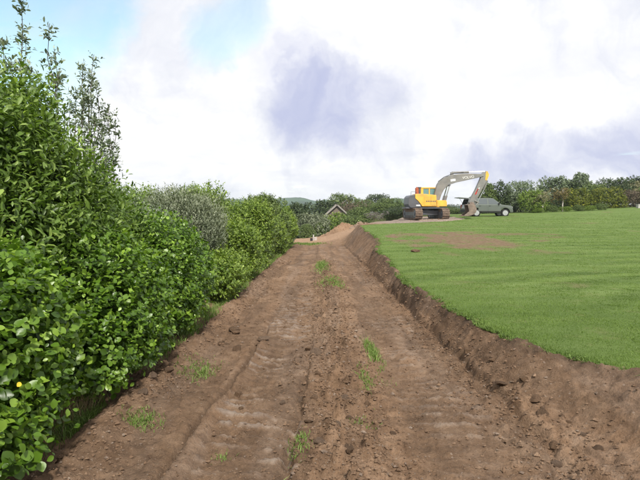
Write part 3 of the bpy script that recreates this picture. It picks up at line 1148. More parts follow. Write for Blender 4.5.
M['yellow_leaf'] = plain('yellow_leaf', (0.55, 0.42, 0.03), 0.5, 0.3, var=0.15, scale=40)


def lump_set(h, rx, ry, r, n=9, low=0.25):
    """a bushy stack of lumps of overall height h and half widths rx, ry"""
    out = [(0, 0, h * 0.48, rx * 0.72, ry * 0.72, h * 0.48)]
    for i in range(n):
        a = r.uniform(0, 6.283)
        f = r.uniform(0.35, 0.72)
        zc = h * r.uniform(low, 0.80)
        taper = 1 - 0.45 * (zc / h) ** 2
        s = r.uniform(0.26, 0.42)
        out.append((math.cos(a) * rx * f * taper, math.sin(a) * ry * f * taper, zc, rx * s * 1.1, ry * s * 1.1, min(h * s * 0.75, h - zc)))
    return out


def build_hedge():
    r = np.random.default_rng(77)
    # nearest broadleaf shrubs
    shrub('broadleaf_shrub', 'nearest glossy broadleaf shrub filling the lower left corner of the frame', -2.34, 3.15,
          [(0, 0, 0.70, 0.72, 0.85, 0.70), (0.25, 0.30, 0.72, 0.42, 0.55, 0.50), (0.20, -0.3, 0.50, 0.45, 0.6, 0.50), (-0.1, 0.3, 1.02, 0.55, 0.55, 0.36), (0.28, 0.0, 0.32, 0.42, 0.7, 0.32), (-0.3, -0.4, 1.0, 0.5, 0.5, 0.4), (0.18, 0.1, 0.95, 0.35, 0.5, 0.36), (0.42, -0.38, 0.26, 0.36, 0.5, 0.27), (0.30, -0.75, 0.3, 0.4, 0.45, 0.3)],
          'broad', 2700, 6, 0.20, 0.42, 0.066, 0.84, 101, hi=1, pick=300, inner=0.3)
    shrub('broadleaf_shrub', 'second broadleaf shrub, dense and bright green beside the round grass tuft', -2.15, 4.95,
          [(0, 0, 0.70, 0.62, 0.80, 0.68), (0.2, -0.3, 0.55, 0.42, 0.5, 0.5), (0.2, 0.35, 0.7, 0.42, 0.5, 0.5), (-0.1, 0, 1.08, 0.5, 0.65, 0.36), (0.25, 0.1, 0.36, 0.40, 0.70, 0.34), (0.22, -0.62, 0.36, 0.36, 0.40, 0.36)],
          'broad', 2300, 6, 0.18, 0.45, 0.060, 0.80, 102, hi=True, pick=300, inner=0.3)
    shrub('broadleaf_shrub', 'third broadleaf shrub, rounded and taller than its grassy foot', -2.3, 7.1,
          [(0, 0, 0.76, 0.78, 1.1, 0.74), (0.25, -0.5, 0.65, 0.5, 0.6, 0.6), (0.28, 0.5, 0.7, 0.5, 0.6, 0.6), (0, 0.1, 1.22, 0.55, 0.8, 0.38), (0.3, 0, 0.42, 0.45, 0.9, 0.4)],
          'broad', 2700, 6, 0.20, 0.5, 0.068, 0.72, 103, inner=0.3)
    # taller shrubs behind
    shrub('tall_shrub', 'tall long-leaved shrub with brown branches at the left frame edge', -3.05, 4.9,
          [(0, 0, 1.35, 0.9, 0.95, 1.2), (0.35, 0.0, 1.75, 0.55, 0.7, 0.7), (0.1, -0.6, 2.15, 0.6, 0.6, 0.65), (0.45, 0.5, 1.5, 0.55, 0.7, 0.7), (-0.1, 0.1, 2.4, 0.55, 0.6, 0.48), (0.28, 0.0, 2.45, 0.25, 0.3, 0.45), (0.45, -0.5, 1.3, 0.5, 0.6, 0.65), (0.2, 0.1, 2.0, 0.4, 0.45, 0.42)],
          'olive', 3300, 7, 0.42, 0.5, 0.088, 0.42, 104, hi=True, inner=0.25, stem_n=14, r0=0.032)
    shrub('tall_shrub', 'tall long-leaved shrub sloping down behind the second broadleaf shrub', -3.05, 6.5,
          [(0, 0, 1.05, 0.85, 1.0, 0.98), (0.3, 0.1, 1.2, 0.55, 0.7, 0.65), (0.0, -0.5, 1.5, 0.6, 0.6, 0.6), (0.3, 0.7, 0.95, 0.55, 0.6, 0.6), (-0.15, 0.1, 1.6, 0.5, 0.6, 0.42), (0.2, -0.4, 1.4, 0.45, 0.5, 0.5)],
          'olive', 2800, 7, 0.38, 0.5, 0.082, 0.42, 105, inner=0.25, stem_n=9)
    shrub('tall_shrub', 'pale grey-green shrub between the tall shrubs and the silver one', -3.2, 8.4,
          [(0, 0, 1.0, 0.85, 1.0, 0.92), (0.3, 0.0, 1.1, 0.55, 0.7, 0.6), (0.0, 0.5, 1.2, 0.55, 0.6, 0.45), (0, -0.6, 1.4, 0.55, 0.6, 0.5)],
          'greyg', 2600, 7, 0.26, 0.55, 0.080, 0.40, 106, inner=0.25)
    # upright grey-green shoots
    upright()
    shrub('silver_shrub', 'silvery grey fine-leaved shrub in the middle of the hedge', -3.0, 11.4,
          [(0, 0, 1.1, 0.95, 1.2, 1.05), (0.4, -0.3, 1.35, 0.6, 0.7, 0.6), (0.3, 0.5, 1.45, 0.6, 0.7, 0.62), (-0.2, 0, 1.75, 0.7, 0.8, 0.42)],
          'silver', 3300, 8, 0.32, 0.75, 0.085, 0.24, 107, inner=0.3, spread=0.55)
    shrub('broadleaf_shrub', 'low rounded shrub at the track edge in front of the silver shrub', -2.02, 10.4,
          [(0, 0, 0.45, 0.55, 0.9, 0.45), (0.1, 0.5, 0.5, 0.45, 0.6, 0.42), (0.1, -0.5, 0.4, 0.4, 0.5, 0.38)],
          'bright', 1300, 6, 0.18, 0.5, 0.075, 0.6, 108, inner=0.3)
    names = ['bright green shrub just beyond the silver shrub, standing high on the skyline', 'bright green shrub behind and left of the high skyline shrub',
             'leafy front shrub, second past the silver one along the track', 'front shrub, third past the silver one along the track',
             'mid green shrub, fourth past the silver one along the track', 'yellowish green shrub, fifth past the silver one along the track',
             'dark green shrub, sixth past the silver one along the track', 'front shrub, seventh past the silver one along the track',
             'front shrub, eighth past the silver one along the track', 'small green shrub ending the hedge where the track meets sand']
    # x, y, top z, rx, ry, kind
    spec = [(-3.3, 14.3, 2.35, 1.1, 1.3, 'bright'), (-4.9, 13.5, 2.2, 1.2, 1.3, 'bright'), (-2.15, 13.9, 1.3, 0.8, 1.7, 'bright'),
            (-2.45, 17.4, 2.0, 1.1, 1.6, 'bright'), (-2.45, 20.6, 2.2, 1.1, 1.7, 'midg'), (-2.4, 23.8, 1.95, 1.1, 1.7, 'bright'),
            (-2.45, 27.0, 2.05, 1.2, 1.7, 'midg'), (-2.35, 30.3, 1.8, 1.1, 1.7, 'bright'), (-2.3, 33.6, 1.6, 1.0, 1.7, 'midg'), (-2.5, 36.8, 1.25, 0.9, 1.4, 'bright')]
    for i, (x, y, tz, rx, ry, kind) in enumerate(spec):
        h = tz - float(ground_at(x, y))
        ll = 0.075 + 0.003 * (y - 10)
        shrub('hedge_shrub', names[i], x, y, lump_set(h, rx, ry, r, 10), kind, int(2100 if y < 25 else 1500), 6, 0.28, 0.55, ll * 1.1, 0.5, 120 + i, inner=0.3, r0=0.03)
    back = ['hedge shrub half hidden behind the tall shoots at far left', 'dark shrub behind the pale grey-green shrub', 'green shrub behind the silver shrub on the skyline',
            'dark shrub on the skyline behind the third front shrub', 'pale shrub with thin tips on the skyline behind the fifth front shrub',
            'shrub on the skyline behind the seventh front shrub', 'shrub on the skyline behind the end of the hedge']
    spec2 = [(-5.2, 5.6, 2.3, 1.2, 1.4, 'olive'), (-5.2, 8.8, 1.9, 1.2, 1.4, 'midg'), (-5.1, 11.5, 2.0, 1.2, 1.4, 'midg'), (-4.7, 18.0, 2.35, 1.3, 1.7, 'midg'),
             (-4.6, 22.5, 2.4, 1.3, 1.8, 'greyg'), (-4.5, 27.5, 2.2, 1.4, 2.0, 'greyg'), (-4.4, 33.5, 2.0, 1.4, 2.2, 'midg')]
    for i, (x, y, tz, rx, ry, kind) in enumerate(spec2):
        h = tz - float(ground_at(x, y))
        shrub('hedge_shrub', back[i], x, y, lump_set(h, rx, ry, r, 10), kind, 1500, 6, 0.34, 0.6, 0.10 + 0.002 * y, 0.45, 140 + i, inner=0.25, r0=0.03)


def upright():
    """grey-green shrub with leafy upright shoots standing above the hedge"""
    groups = [
        ('tall grey-green shrub with bare shoots rising highest against blue sky', -3.4, 5.8, [(20, 1), (26, 42), (50, 22), (54, 50), (60, 70), (3, 38), (11, 56), (40, 80), (30, 70)], 91),
        ('grey-green upright shrub right of the tallest shoots, leafy to its foot', -3.3, 6.9, [(82, 62), (94, 54), (89, 70), (98, 80), (110, 106), (86, 90), (104, 112), (76, 84), (115, 118), (108, 140), (84, 120), (96, 120), (70, 100), (100, 135), (112, 155)], 92),
    ]
    for label, x, y, tips, seed in groups:
        r = np.random.default_rng(seed)
        z = float(ground_at(x, y))
        root = thing('upright_shrub', label, 'shrub', (x, y, z), 0, 'shrubs of the left hedge')
        base = Vector((x, y, z))
        frs = []
        mb = MB()
        for ix, iy in tips:
            tip = at(ix, iy, y + r.uniform(-0.45, 0.45)) - base
            b = Vector((r.normal(0, 0.1) * 1.0, r.normal(0, 0.1), -0.05))
            mid = b.lerp(tip, 0.55)
            mid.x = tip.x * 0.8 + r.normal(0, 0.05)
            mid.y = tip.y * 0.8 + r.normal(0, 0.05)
            pts = [b.lerp(mid, t / 5) if t <= 5 else mid.lerp(tip, (t - 5) / 5) for t in range(11)]
            pts = [p + Vector(r.normal(0, 0.03, 3)) for p in pts]
            mb.tube(pts, [0.014 - 0.0011 * k for k in range(11)], 5)
            # leaves and short side twigs up the upper 60 %
            A = np.array(pts)
            n = 74
            t = 3.0 + 7.0 * np.clip((r.integers(0, 9, n) + r.uniform(0.1, 0.75, n)) / 9 + 0.02, 0, 0.999)
            k = np.clip(t.astype(int), 0, 9)
            P = A[k] + (A[k + 1] - A[k]) * (t - k)[:, None]
            d = nrm(A[k + 1] - A[k])
            side = nrm(np.cross(d, nrm(r.normal(0, 1, (n, 3)))))
            off = (r.uniform(0, 1, n) ** 1.3 * 0.14 * (1.1 - (t - 3) / 9.5))[:, None]
            frs.append(leaves_on(P + side * off, side, r, 5, 0.13, 0.6, 0.7, 0.066, 0.46))
        fr = cat_fr(*frs)
        obj('foliage', leaves_mesh('foliage', fr, 'karo', True), root)
        root.children[-1]['kind'] = 'stuff'
        mb.build('stem', M['bark'], root, smooth=True)


build_hedge()


# ------------------------------------------------------------------ far trees: shared crowns
CROWN = {}


def crown_mesh(kind, form, var, asp=1.0):
    key = (kind, form, var, asp)
    if key in CROWN:
        return CROWN[key]
    r = np.random.default_rng(abs(hash((form, var))) % 1000 if False else {'round': 10, 'cone': 20, 'loose': 30, 'low': 40}[form] + var)
    if form == 'cone':
        lumps = [(0, 0, 0.5, 0.30, 0.30, 0.5)] + [(0.22 * (1 - z) * math.cos(a), 0.22 * (1 - z) * math.sin(a), z, 0.20 * (1.25 - z), 0.20 * (1.25 - z), 0.13)
                                                   for z, a in zip(r.uniform(0.1, 0.92, 16), r.uniform(0, 6.3, 16))]
    elif form == 'loose':
        lumps = [(r.normal(0, 0.22), r.normal(0, 0.22), r.uniform(0.42, 0.85), 0.17, 0.17, 0.13) for _ in range(11)]
    else:
        lumps = lump_set(1.0, 0.5, 0.5, r, 15, 0.3 if form == 'round' else 0.2)
        lumps = [(a * 0.88, b * 0.88, c, d * 0.92, e * 0.92, f) for a, b, c, d, e, f in lumps]
    n = {'round': 820, 'cone': 700, 'loose': 230, 'low': 620}[form]
    lumps = [(a * asp, b * asp, c, d * asp, e * asp, f) for a, b, c, d, e, f in lumps]
    n = int(n * (0.4 + 0.75 * asp))
    P, N = lump_points(lumps, n * 2, r, (0.7, 1.05))
    P, N = P[:n], N[:n]
    fr = leaves_on(P, N, r, 6, 0.075, 0.5, 0.75, 0.056, 0.62)
    P2, N2 = lump_points(lumps, n // 3, r, (0.3, 0.7))
    f2 = leaves_on(P2, N2, r, 4, 0.1, 0.3, 0.75, 0.07, 0.6)
    if form != 'loose':
        fr = cat_fr(fr, f2)
    fr = take(fr, fr[0][:, 2] > 0.0)
    CROWN[key] = leaves_mesh('crown', fr, kind)
    return CROWN[key]


TRUNK = {}


def trunk_mesh(mat, bare):
    key = (mat, bare)
    if key not in TRUNK:
        r = np.random.default_rng(60)
        mb = MB()
        top = 0.9 if bare else 0.75
        mb.tube([(0, 0, -0.03), (0.01, 0.0, 0.3), (-0.01, 0.01, 0.55), (0, 0, top)], [0.022, 0.018, 0.013, 0.004], 6)
        for k in range(9 if not bare else 22):
            z0 = r.uniform(0.25, 0.7)
            a = r.uniform(0, 6.28)
            l = r.uniform(0.10, 0.20)
            e = (math.cos(a) * l, math.sin(a) * l, z0 + l * 0.8)
            mb.tube([(0, 0, z0), (e[0] * 0.5, e[1] * 0.5, z0 + l * 0.3), e], [0.010, 0.007, 0.002], 4)
        TRUNK[key] = mb.mesh('trunk', M[mat], True)
    return TRUNK[key]


def tree(name, label, x, y, zb, top, width, kind, form, var, group, rz=0.0, bark='bark', depth=None, cat='tree'):
    h = top - zb
    root = thing(name, label, cat, (x, y, zb), 0, group)
    obj('trunk', trunk_mesh(bark, form == 'loose'), root, (0, 0, 0), (0, 0, rz), (h, h, h))
    asp = min((0.6, 1.0, 1.5, 2.0), key=lambda a: abs(a - width / h))
    k = width / h / asp
    obj('crown', crown_mesh(kind, form, var, asp), root, (0, 0, 0), (0, 0, rz), (h * k, h * k, h))
    return root


def build_far_trees():
    g = 'trees beyond the end of the track'
    L = [  # ix, top iy, width px, y, kind, form, label
        (272, 199, 34, 70, 'midg', 'round', 'green tree just past the hedge end, leftmost of the far trees'),
        (293, 203, 30, 62, 'darkg', 'round', 'dark tree above the far end of the hedge'),
        (303, 203, 30, 82, 'darkg', 'round', 'dark tree on the skyline below the blue hill'),
        (313, 213, 40, 55, 'silver', 'round', 'pale silvery tree left of the gabled house'),
        (325, 200, 30, 96, 'darkg', 'round', 'dark distant tree rising left above the house gable'),
        (343, 194, 40, 100, 'midg', 'round', 'domed green tree rising above the house gable'),
        (351, 200, 34, 88, 'brownt', 'loose', 'brownish bare-twigged tree right behind the house'),
        (364, 199, 30, 94, 'midg', 'round', 'green tree on the skyline between domed tree and dark tree'),
        (378, 194, 30, 104, 'darkg', 'round', 'dark tree with ragged top, highest left of the excavator'),
        (391, 198, 30, 98, 'midg', 'round', 'green tree on the skyline just left of the excavator'),
        (358, 207, 40, 64, 'midg', 'round', 'green bushy tree right of the house gable'),
        (334, 213, 30, 58, 'bright', 'low', 'bright green bush in front of the house'),
        (321, 221, 26, 54, 'midg', 'low', 'low green bush behind the reddish spoil heap'),
        (374, 211, 22, 55, 'pinkgrey', 'loose', 'pale leafless bush behind the soil ramp'),
        (384, 203, 34, 70, 'midg', 'round', 'mid green tree behind the pale leafless bush'),
        (397, 206, 36, 60, 'darkg', 'low', 'dark bush beside the excavator counterweight'),
        (420, 207, 36, 66, 'midg', 'low', 'green bush seen under the excavator body'),
        (446, 207, 36, 68, 'midg', 'low', 'green bush in the gap right of the excavator tracks'),
        (459, 204, 30, 72, 'darkg', 'low', 'dark bush behind the bucket and open tailgate'),
        (306, 224, 22, 50, 'midg', 'low', 'low green bush where the hedge meets the sandy strip'),
        (350, 216, 34, 56, 'midg', 'low', 'green bush behind the top of the spoil heap'),
        (255, 196, 40, 52, 'midg', 'round', 'green tree hidden mostly behind the hedge middle'),
        (405, 203, 36, 110, 'darkg', 'round', 'dark distant tree directly behind the excavator body'),
        (432, 204, 40, 112, 'midg', 'round', 'distant green tree behind the excavator cab'),
    ]
    for i, (ix, ty, wpx, y, kind, form, lab) in enumerate(L):
        p = at(ix, ty, y)
        zb = float(verge_z(p.x, y)) - 0.05
        w = wpx * y / F_PX * 1.15
        tree('far_bush' if form == 'low' else 'far_tree', lab, p.x, y, zb, p.z, w, kind, form, i % 3, g, rz=i * 1.3)
    g = 'trees along the far side of the lawn'
    L = [
        (487, 183, 26, 60, 'midg', 'round', 'green tree behind the excavator stick'),
        (501, 182, 17, 60, 'darkg', 'cone', 'narrow dark conifer behind the SUV bonnet'),
        (521, 181, 38, 61, 'greyg', 'round', 'rounded grey-green tree right of the dark conifer'),
        (532, 190, 34, 57, 'bright', 'low', 'bright green bush in front of the rounded grey-green tree'),
        (553, 177, 36, 64, 'greyg', 'round', 'grey-green tree behind the two pale-trunked saplings'),
        (569, 179, 20, 67, 'darkg', 'round', 'dark tree between the grey-green tree and the tallest tree'),
        (580, 173, 32, 68, 'greyg', 'round', 'tallest tree on the lawn skyline, grey-green and ragged'),
        (577, 187, 36, 60, 'yellowg', 'low', 'yellow-green bush below the tallest tree'),
        (594, 184, 26, 64, 'midg', 'round', 'small green tree between the two yellow-green bushes'),
        (608, 187, 38, 60, 'yellowg', 'low', 'right-hand yellow-green bush below the dark domed tree'),
        (613, 178, 42, 67, 'darkg', 'round', 'dark domed tree above the right-hand yellow-green bush'),
        (634, 190, 36, 60, 'brownt', 'low', 'dull brownish grey bush at the right frame edge'),
        (633, 181, 34, 72, 'tan', 'low', 'pale straw-coloured tree at the right frame edge'),
        (641, 176, 30, 80, 'darkg', 'round', 'dark treetop cut by the right frame edge'),
        (664, 184, 50, 60, 'midg', 'round', 'green tree showing only a sliver at the right frame edge'),
        (545, 198, 34, 61, 'darkg', 'low', 'dark bush behind the forked sapling'),
        (562, 198, 34, 62, 'darkg', 'low', 'dark bush behind the white-trunked sapling'),
        (512, 193, 24, 62, 'brownt', 'low', 'dull bush between conifer and bright green bush'),
        (477, 196, 26, 66, 'midg', 'low', 'green bush behind the roof of the SUV'),
    ]
    for i, (ix, ty, wpx, y, kind, form, lab) in enumerate(L):
        p = at(ix, ty, y)
        zb = float(lawn_z(p.x, min(y, 62))) - 0.1
        w = wpx * y / F_PX * (1.08 if form != 'cone' else 1.9)
        tree('lawn_bush' if form == 'low' else 'lawn_tree', lab, p.x, y, zb, p.z, w, kind, form, (i * 2 + 1) % 3, g, rz=i * 2.1, depth=w * 0.9)
    g2 = 'saplings with pale trunks'
    for ix, ty, wpx, y, kind, lab in ((543, 191, 20, 56, 'tan', 'young tree with pale forked trunk at the lawn edge'), (563, 187, 20, 56.5, 'reddish', 'young reddish tree with straight white trunk at the lawn edge')):
        p = at(ix, ty, y)
        zb = float(lawn_z(p.x, y))
        root = tree('sapling', lab, p.x, y, zb, p.z, wpx * y / F_PX * 1.25, kind, 'loose', 1, g2)
        bpy.data.objects.remove([c for c in root.children if c.name.startswith('trunk')][0])
        h = p.z - zb
        mb = MB()
        if kind == 'tan':
            mb.tube([(0, 0, -0.05), (0, 0, h * 0.25), (-0.12, 0, h * 0.55), (-0.3, 0, h * 0.85)], [0.09, 0.08, 0.06, 0.02], 7)
            mb.tube([(0, 0, h * 0.22), (0.2, 0, h * 0.5), (0.4, 0, h * 0.8)], [0.07, 0.05, 0.02], 7)
        else:
            mb.tube([(0, 0, -0.05), (0.02, 0, h * 0.5), (0, 0, h * 0.92)], [0.085, 0.07, 0.02], 7)
            for k in range(6):
                mb.tube([(0, 0, h * (0.45 + 0.06 * k)), (0.5 * math.cos(k * 2.2), 0.5 * math.sin(k * 2.2), h * (0.65 + 0.05 * k))], [0.04, 0.012], 5)
        mb.build('trunk', M['palebark'], root, smooth=True)
    names = ['leftmost', 'second', 'third', 'fourth', 'fifth', 'sixth']
    for k, ix in enumerate((538, 552, 566, 578, 590, 601)):
        y = 55.5
        p = at(ix, 207.2, y)
        zb = float(lawn_z(p.x, y))
        tree('border_plant', f'{names[k]} of the low green plants in front of the lawn trees', p.x, y, zb, zb + 0.55 + 0.15 * (k % 2), 1.7, 'midg' if k % 2 else 'bright', 'low', k % 3, 'low plants along the lawn edge', rz=k, cat='plant')


build_far_trees()

#@@OBJECTS@@
# ------------------------------------------------------------------ machine materials
M['yellow'] = plain('yellow_paint', (0.78, 0.42, 0.06), 0.5, 0.4, var=0.15, scale=1.5, dirt=(0.32, 0.21, 0.12), dirt_amt=0.6)
M['boomgrey'] = plain('grey_paint', (0.20, 0.195, 0.185), 0.5, 0.4, var=0.2, scale=2.5, dirt=(0.25, 0.20, 0.15), dirt_amt=0.4)
M['darkgrey'] = plain('dark_grey_paint', (0.085, 0.09, 0.105), 0.45, 0.45, var=0.2, scale=2, dirt=(0.16, 0.13, 0.10), dirt_amt=0.35)
M['mudsteel'] = plain('muddy_steel', (0.17, 0.125, 0.095), 0.85, 0.2, var=0.4, scale=5, bump=0.02)
M['bucketsteel'] = plain('worn_bucket_steel', (0.20, 0.155, 0.125), 0.7, 0.3, var=0.35, scale=4, bump=0.01)
M['black'] = plain('black_rubber', (0.018, 0.018, 0.018), 0.7, 0.3, var=0.3, scale=8)
M['chrome'] = plain('steel_rod', (0.6, 0.6, 0.6), 0.2, 0.5, 0.9, var=0.05)
M['white'] = plain('white_paint', (0.8, 0.8, 0.78), 0.5, 0.4, var=0.06, scale=3)
M['rust'] = plain('rusty_exhaust', (0.36, 0.10, 0.05), 0.7, 0.3, var=0.3, scale=6)
M['redl'] = plain('red_lamp', (0.5, 0.03, 0.02), 0.2, 0.5, var=0.1)
M['amber'] = plain('clear_lamp', (0.75, 0.72, 0.68), 0.12, 0.6, var=0.05)
M['suv'] = plain('grey_green_car_paint', (0.135, 0.155, 0.135), 0.28, 0.6, 0.3, var=0.06, scale=1, dirt=(0.16, 0.14, 0.11), dirt_amt=0.15)
M['rim'] = plain('alloy_rim', (0.55, 0.56, 0.57), 0.35, 0.5, 0.6, var=0.1)
M['seatd'] = plain('dark_interior', (0.03, 0.03, 0.032), 0.8, 0.2, var=0.2)


def glass_mat(name, c, rough=0.05):
    n = NT(name)
    n.col(c)
    n.set(rough, 0.9)
    n.b.inputs['Coat Weight'].default_value = 0.5
    return n.m


M['glass'] = glass_mat('tinted_glass', (0.09, 0.105, 0.108))
M['tealglass'] = glass_mat('teal_cab_glass', (0.10, 0.22, 0.22))


def text_mesh(s, size, mat, name='lettering', extrude=0.004):
    cu = bpy.data.curves.new(name, 'FONT')
    cu.body = s
    cu.size = size
    cu.extrude = extrude
    cu.align_x = 'CENTER'
    cu.align_y = 'CENTER'
    t = bpy.data.objects.new(name, cu)
    COL.objects.link(t)
    dg = bpy.context.evaluated_depsgraph_get()
    me = bpy.data.meshes.new_from_object(t.evaluated_get(dg))
    bpy.data.objects.remove(t)
    me.name = name
    me.materials.clear()
    me.materials.append(mat)
    return me


def build_excavator():
    X0, Y0 = 9.1, 45.0
    z0 = float(pad_z(X0, Y0)) + 0.03
    root = thing('excavator', 'yellow tracked excavator with grey boom parked on bare soil', 'excavator', (X0, Y0, z0))
    # --- crawler tracks
    yaw = R(6)
    fwd = Vector((math.sin(yaw), -math.cos(yaw), 0))
    lat = Vector((math.cos(yaw), math.sin(yaw), 0))
    rz = math.atan2(fwd.y, fwd.x)
    Lh, rad = 1.62, 0.42

    def loop(t):
        per = 4 * Lh + 2 * math.pi * rad
        s = (t % 1.0) * per
        if s < 2 * Lh:
            return -Lh + s, -rad, 0.0
        s -= 2 * Lh
        if s < math.pi * rad:
            a = s / rad
            return Lh + math.sin(a) * rad, -math.cos(a) * rad, a
        s -= math.pi * rad
        if s < 2 * Lh:
            return Lh - s, rad, math.pi
        a = (s - 2 * Lh) / rad
        return -Lh - math.sin(a) * rad, math.cos(a) * rad, math.pi + a
    for sgn in (-1, 1):
        c = lat * (1.15 * sgn)
        mb = MB()
        mb.prism([(lx, lz) for lx, lz, _ in (loop(k / 40) for k in range(40))], -0.24, 0.24)
        tr = mb.build('crawler_track', M['mudsteel'], root, loc=(c.x, c.y, rad + 0.03), rot=(0, 0, rz))
        shoes = MB()
        for k in range(46):
            lx, lz, a = loop(k / 46)
            shoes.box((lx, 0, lz), (0.165, 0.6, 0.05), (0, -a, 0))
            nx, nz = math.sin(a), -math.cos(a)
            shoes.box((lx + nx * 0.04, 0, lz + nz * 0.04), (0.02, 0.6, 0.04), (0, -a, 0))
        shoes.build('track_shoes', M['mudsteel'], tr)['kind'] = 'stuff'
        for xx in (-Lh, Lh):
            MB().cyl((xx, 0, 0), 0.33, 0.54, 'y', 18).cyl((xx, 0, 0), 0.14, 0.62, 'y', 12).build('sprocket', M['darkgrey'], tr, smooth=True)
        rl = MB()
        for k in range(7):
            rl.cyl((-1.3 + k * 0.43, 0, -0.27), 0.11, 0.56, 'y', 12)
        rl.box((0, 0, 0.0), (2.6, 0.52, 0.3))
        rl.build('track_frame', M['darkgrey'], tr)
    mb = MB()
    mb.box((0, 0, 0.55), (1.5, 1.9, 0.35), (0, 0, rz)).cyl((0, 0, 0.82), 0.65, 0.22, 'z', 28)
    mb.build('undercarriage', M['darkgrey'], root)
    # --- upper body
    W = 1.25
    MB().box((-0.2, 0, 0.96), (3.3, 2.3, 0.12)).build('turntable_deck', M['darkgrey'], root)
    cw = MB().prism([(-1.56, 1.02), (-1.68, 1.25), (-1.64, 1.85), (-1.48, 2.02), (-1.13, 2.06), (-1.12, 1.72), (-0.88, 1.5), (-0.62, 1.18), (-0.58, 0.98), (-1.4, 0.95)], -W - 0.01, W + 0.01)
    cw = cw.build('counterweight', M['darkgrey'], root, bevel=0.04)
    MB().box((-0.86, -W - 0.02, 1.16), (0.34, 0.012, 0.10)).build('label_plate', M['white'], cw)
    body = MB().prism([(-1.11, 1.75), (-1.11, 2.12), (-0.5, 2.14), (0.66, 2.02), (0.70, 1.08), (-0.53, 1.08), (-0.60, 1.22), (-0.86, 1.54)], -W, 0.25)
    body = body.build('engine_hood', M['yellow'], root, bevel=0.025)
    for xa, xb in ((-0.36, 0.18), (0.21, 0.64)):
        MB().box(((xa + xb) / 2, -W - 0.012, 1.56), (xb - xa, 0.02, 0.78)).build('service_door', M['yellow'], body, bevel=0.008)
    bars = MB()
    for k in range(6):
        bars.box((-0.16 + k * 0.145, -W - 0.026, 1.50 + 0.005 * (k % 2)), (0.09, 0.008, 0.10))
    bars.build('lettering', M['darkgrey'], body)['kind'] = 'stuff'
    MB().prism([(0.72, 1.08), (0.72, 1.60), (1.50, 1.58), (1.56, 1.40), (1.56, 1.08)], -W, -0.38).build('tool_box', M['yellow'], root, bevel=0.025)
    MB().prism([(-1.08, 1.1), (-1.08, 2.06), (-0.5, 2.06), (-0.5, 1.1)], 0.26, W).build('side_housing', M['yellow'], root, bevel=0.03)
    # --- cab on the far side of the boom
    cab = MB()
    y0, y1 = 0.33, W
    cab.box((0.42, (y0 + y1) / 2, 1.32), (1.76, y1 - y0, 0.62))
    for xx, ww in ((-0.30, 0.34), (0.40, 0.10), (1.22, 0.10)):
        for yy in (y0 + 0.05, y1 - 0.05):
            cab.box((xx, yy, 2.13), (ww, 0.1, 1.05))
    cab.box((0.42, (y0 + y1) / 2, 2.69), (1.80, y1 - y0 + 0.04, 0.10))
    cab = cab.build('cab', M['yellow'], root, bevel=0.015)
    for xa, xb in ((-0.12, 0.34), (0.46, 1.16)):
        MB().box(((xa + xb) / 2, y0 + 0.04, 2.13), (xb - xa, 0.02, 1.0)).build('pane', M['tealglass'], cab)
        MB().box(((xa + xb) / 2, y1 - 0.04, 2.13), (xb - xa, 0.02, 1.0)).build('pane', M['tealglass'], cab)
    MB().box((1.255, (y0 + y1) / 2, 2.1), (0.02, y1 - y0 - 0.1, 1.0)).build('pane', M['tealglass'], cab)
    MB().box((0.2, 0.85, 1.95), (0.15, 0.5, 0.7)).box((0.4, 0.85, 1.7), (0.5, 0.5, 0.15)).build('seat', M['seatd'], cab, bevel=0.03)
    MB().cyl((-0.85, -0.55, 2.36), 0.15, 0.56, 'z', 16).cyl((-0.85, -0.55, 2.66), 0.07, 0.12, 'z', 12).build('exhaust', M['rust'], root, smooth=True)
    MB().cyl((-0.56, -0.2, 2.38), 0.12, 0.62, 'z', 16).cyl((-0.56, -0.2, 2.70), 0.16, 0.06, 'z', 16).build('air_cleaner', M['darkgrey'], root, smooth=True)
    MB().tube([(-1.45, -1.15, 2.03), (-1.45, -1.15, 2.3), (-1.0, -1.15, 2.3), (-1.0, -1.15, 2.1)], 0.02, 6).build('handrail', M['darkgrey'], root)
    # --- boom
    up = [(0.72, 1.55), (0.74, 2.1), (0.96, 2.95), (1.15, 3.25), (1.42, 3.46), (1.8, 3.66), (2.3, 3.80), (3.1, 3.87), (4.0, 3.88), (4.78, 3.86)]
    lo = [(4.92, 3.66), (4.4, 3.52), (3.2, 3.26), (2.55, 3.12), (2.1, 2.96), (1.78, 2.78), (1.52, 2.5), (1.32, 2.1), (1.12, 1.5)]
    boom = MB().prism(up + lo, -0.27, 0.27).build('boom', M['boomgrey'], root, bevel=0.03)
    MB().box((2.28, -0.285, 3.32), (0.42, 0.012, 0.19), (0, R(-8), 0)).build('label_plate', M['white'], boom)
    obj('lettering', text_mesh('VOLVO', 0.31, plain('faded_letter_paint', (0.72, 0.71, 0.69), 0.6, 0.3)), boom, (3.58, -0.283, 3.56), (R(90), R(-7), 0), (0.98, 1, 1))
    for yy in (-0.42, 0.42):
        MB().tube([(1.5, yy, 1.2), (1.72, yy, 2.0)], 0.085, 10).build('boom_cylinder', M['boomgrey'], root, smooth=True)
        rod = MB().tube([(1.72, yy, 2.0), (1.95, yy, 2.86)], 0.05, 8).build('cylinder_rod', M['chrome'], root, smooth=True)
    MB().cyl((1.95, 0, 2.88), 0.08, 0.98, 'y', 12).build('pivot_pin', M['darkgrey'], root, smooth=True)
    MB().tube([(2.25, 0, 3.98), (3.7, 0, 4.02)], 0.10, 10).box((2.25, 0, 3.86), (0.25, 0.2, 0.3)).build('stick_cylinder', M['boomgrey'], root, smooth=True)
    MB().tube([(3.7, 0, 4.02), (5.08, 0, 4.06)], 0.055, 8).build('cylinder_rod', M['chrome'], root, smooth=True)
    MB().tube([(1.0, -0.30, 3.2), (1.5, -0.31, 3.58), (2.3, -0.3, 3.9), (3.2, -0.2, 4.0)], 0.025, 6).build('hose', M['black'], root)
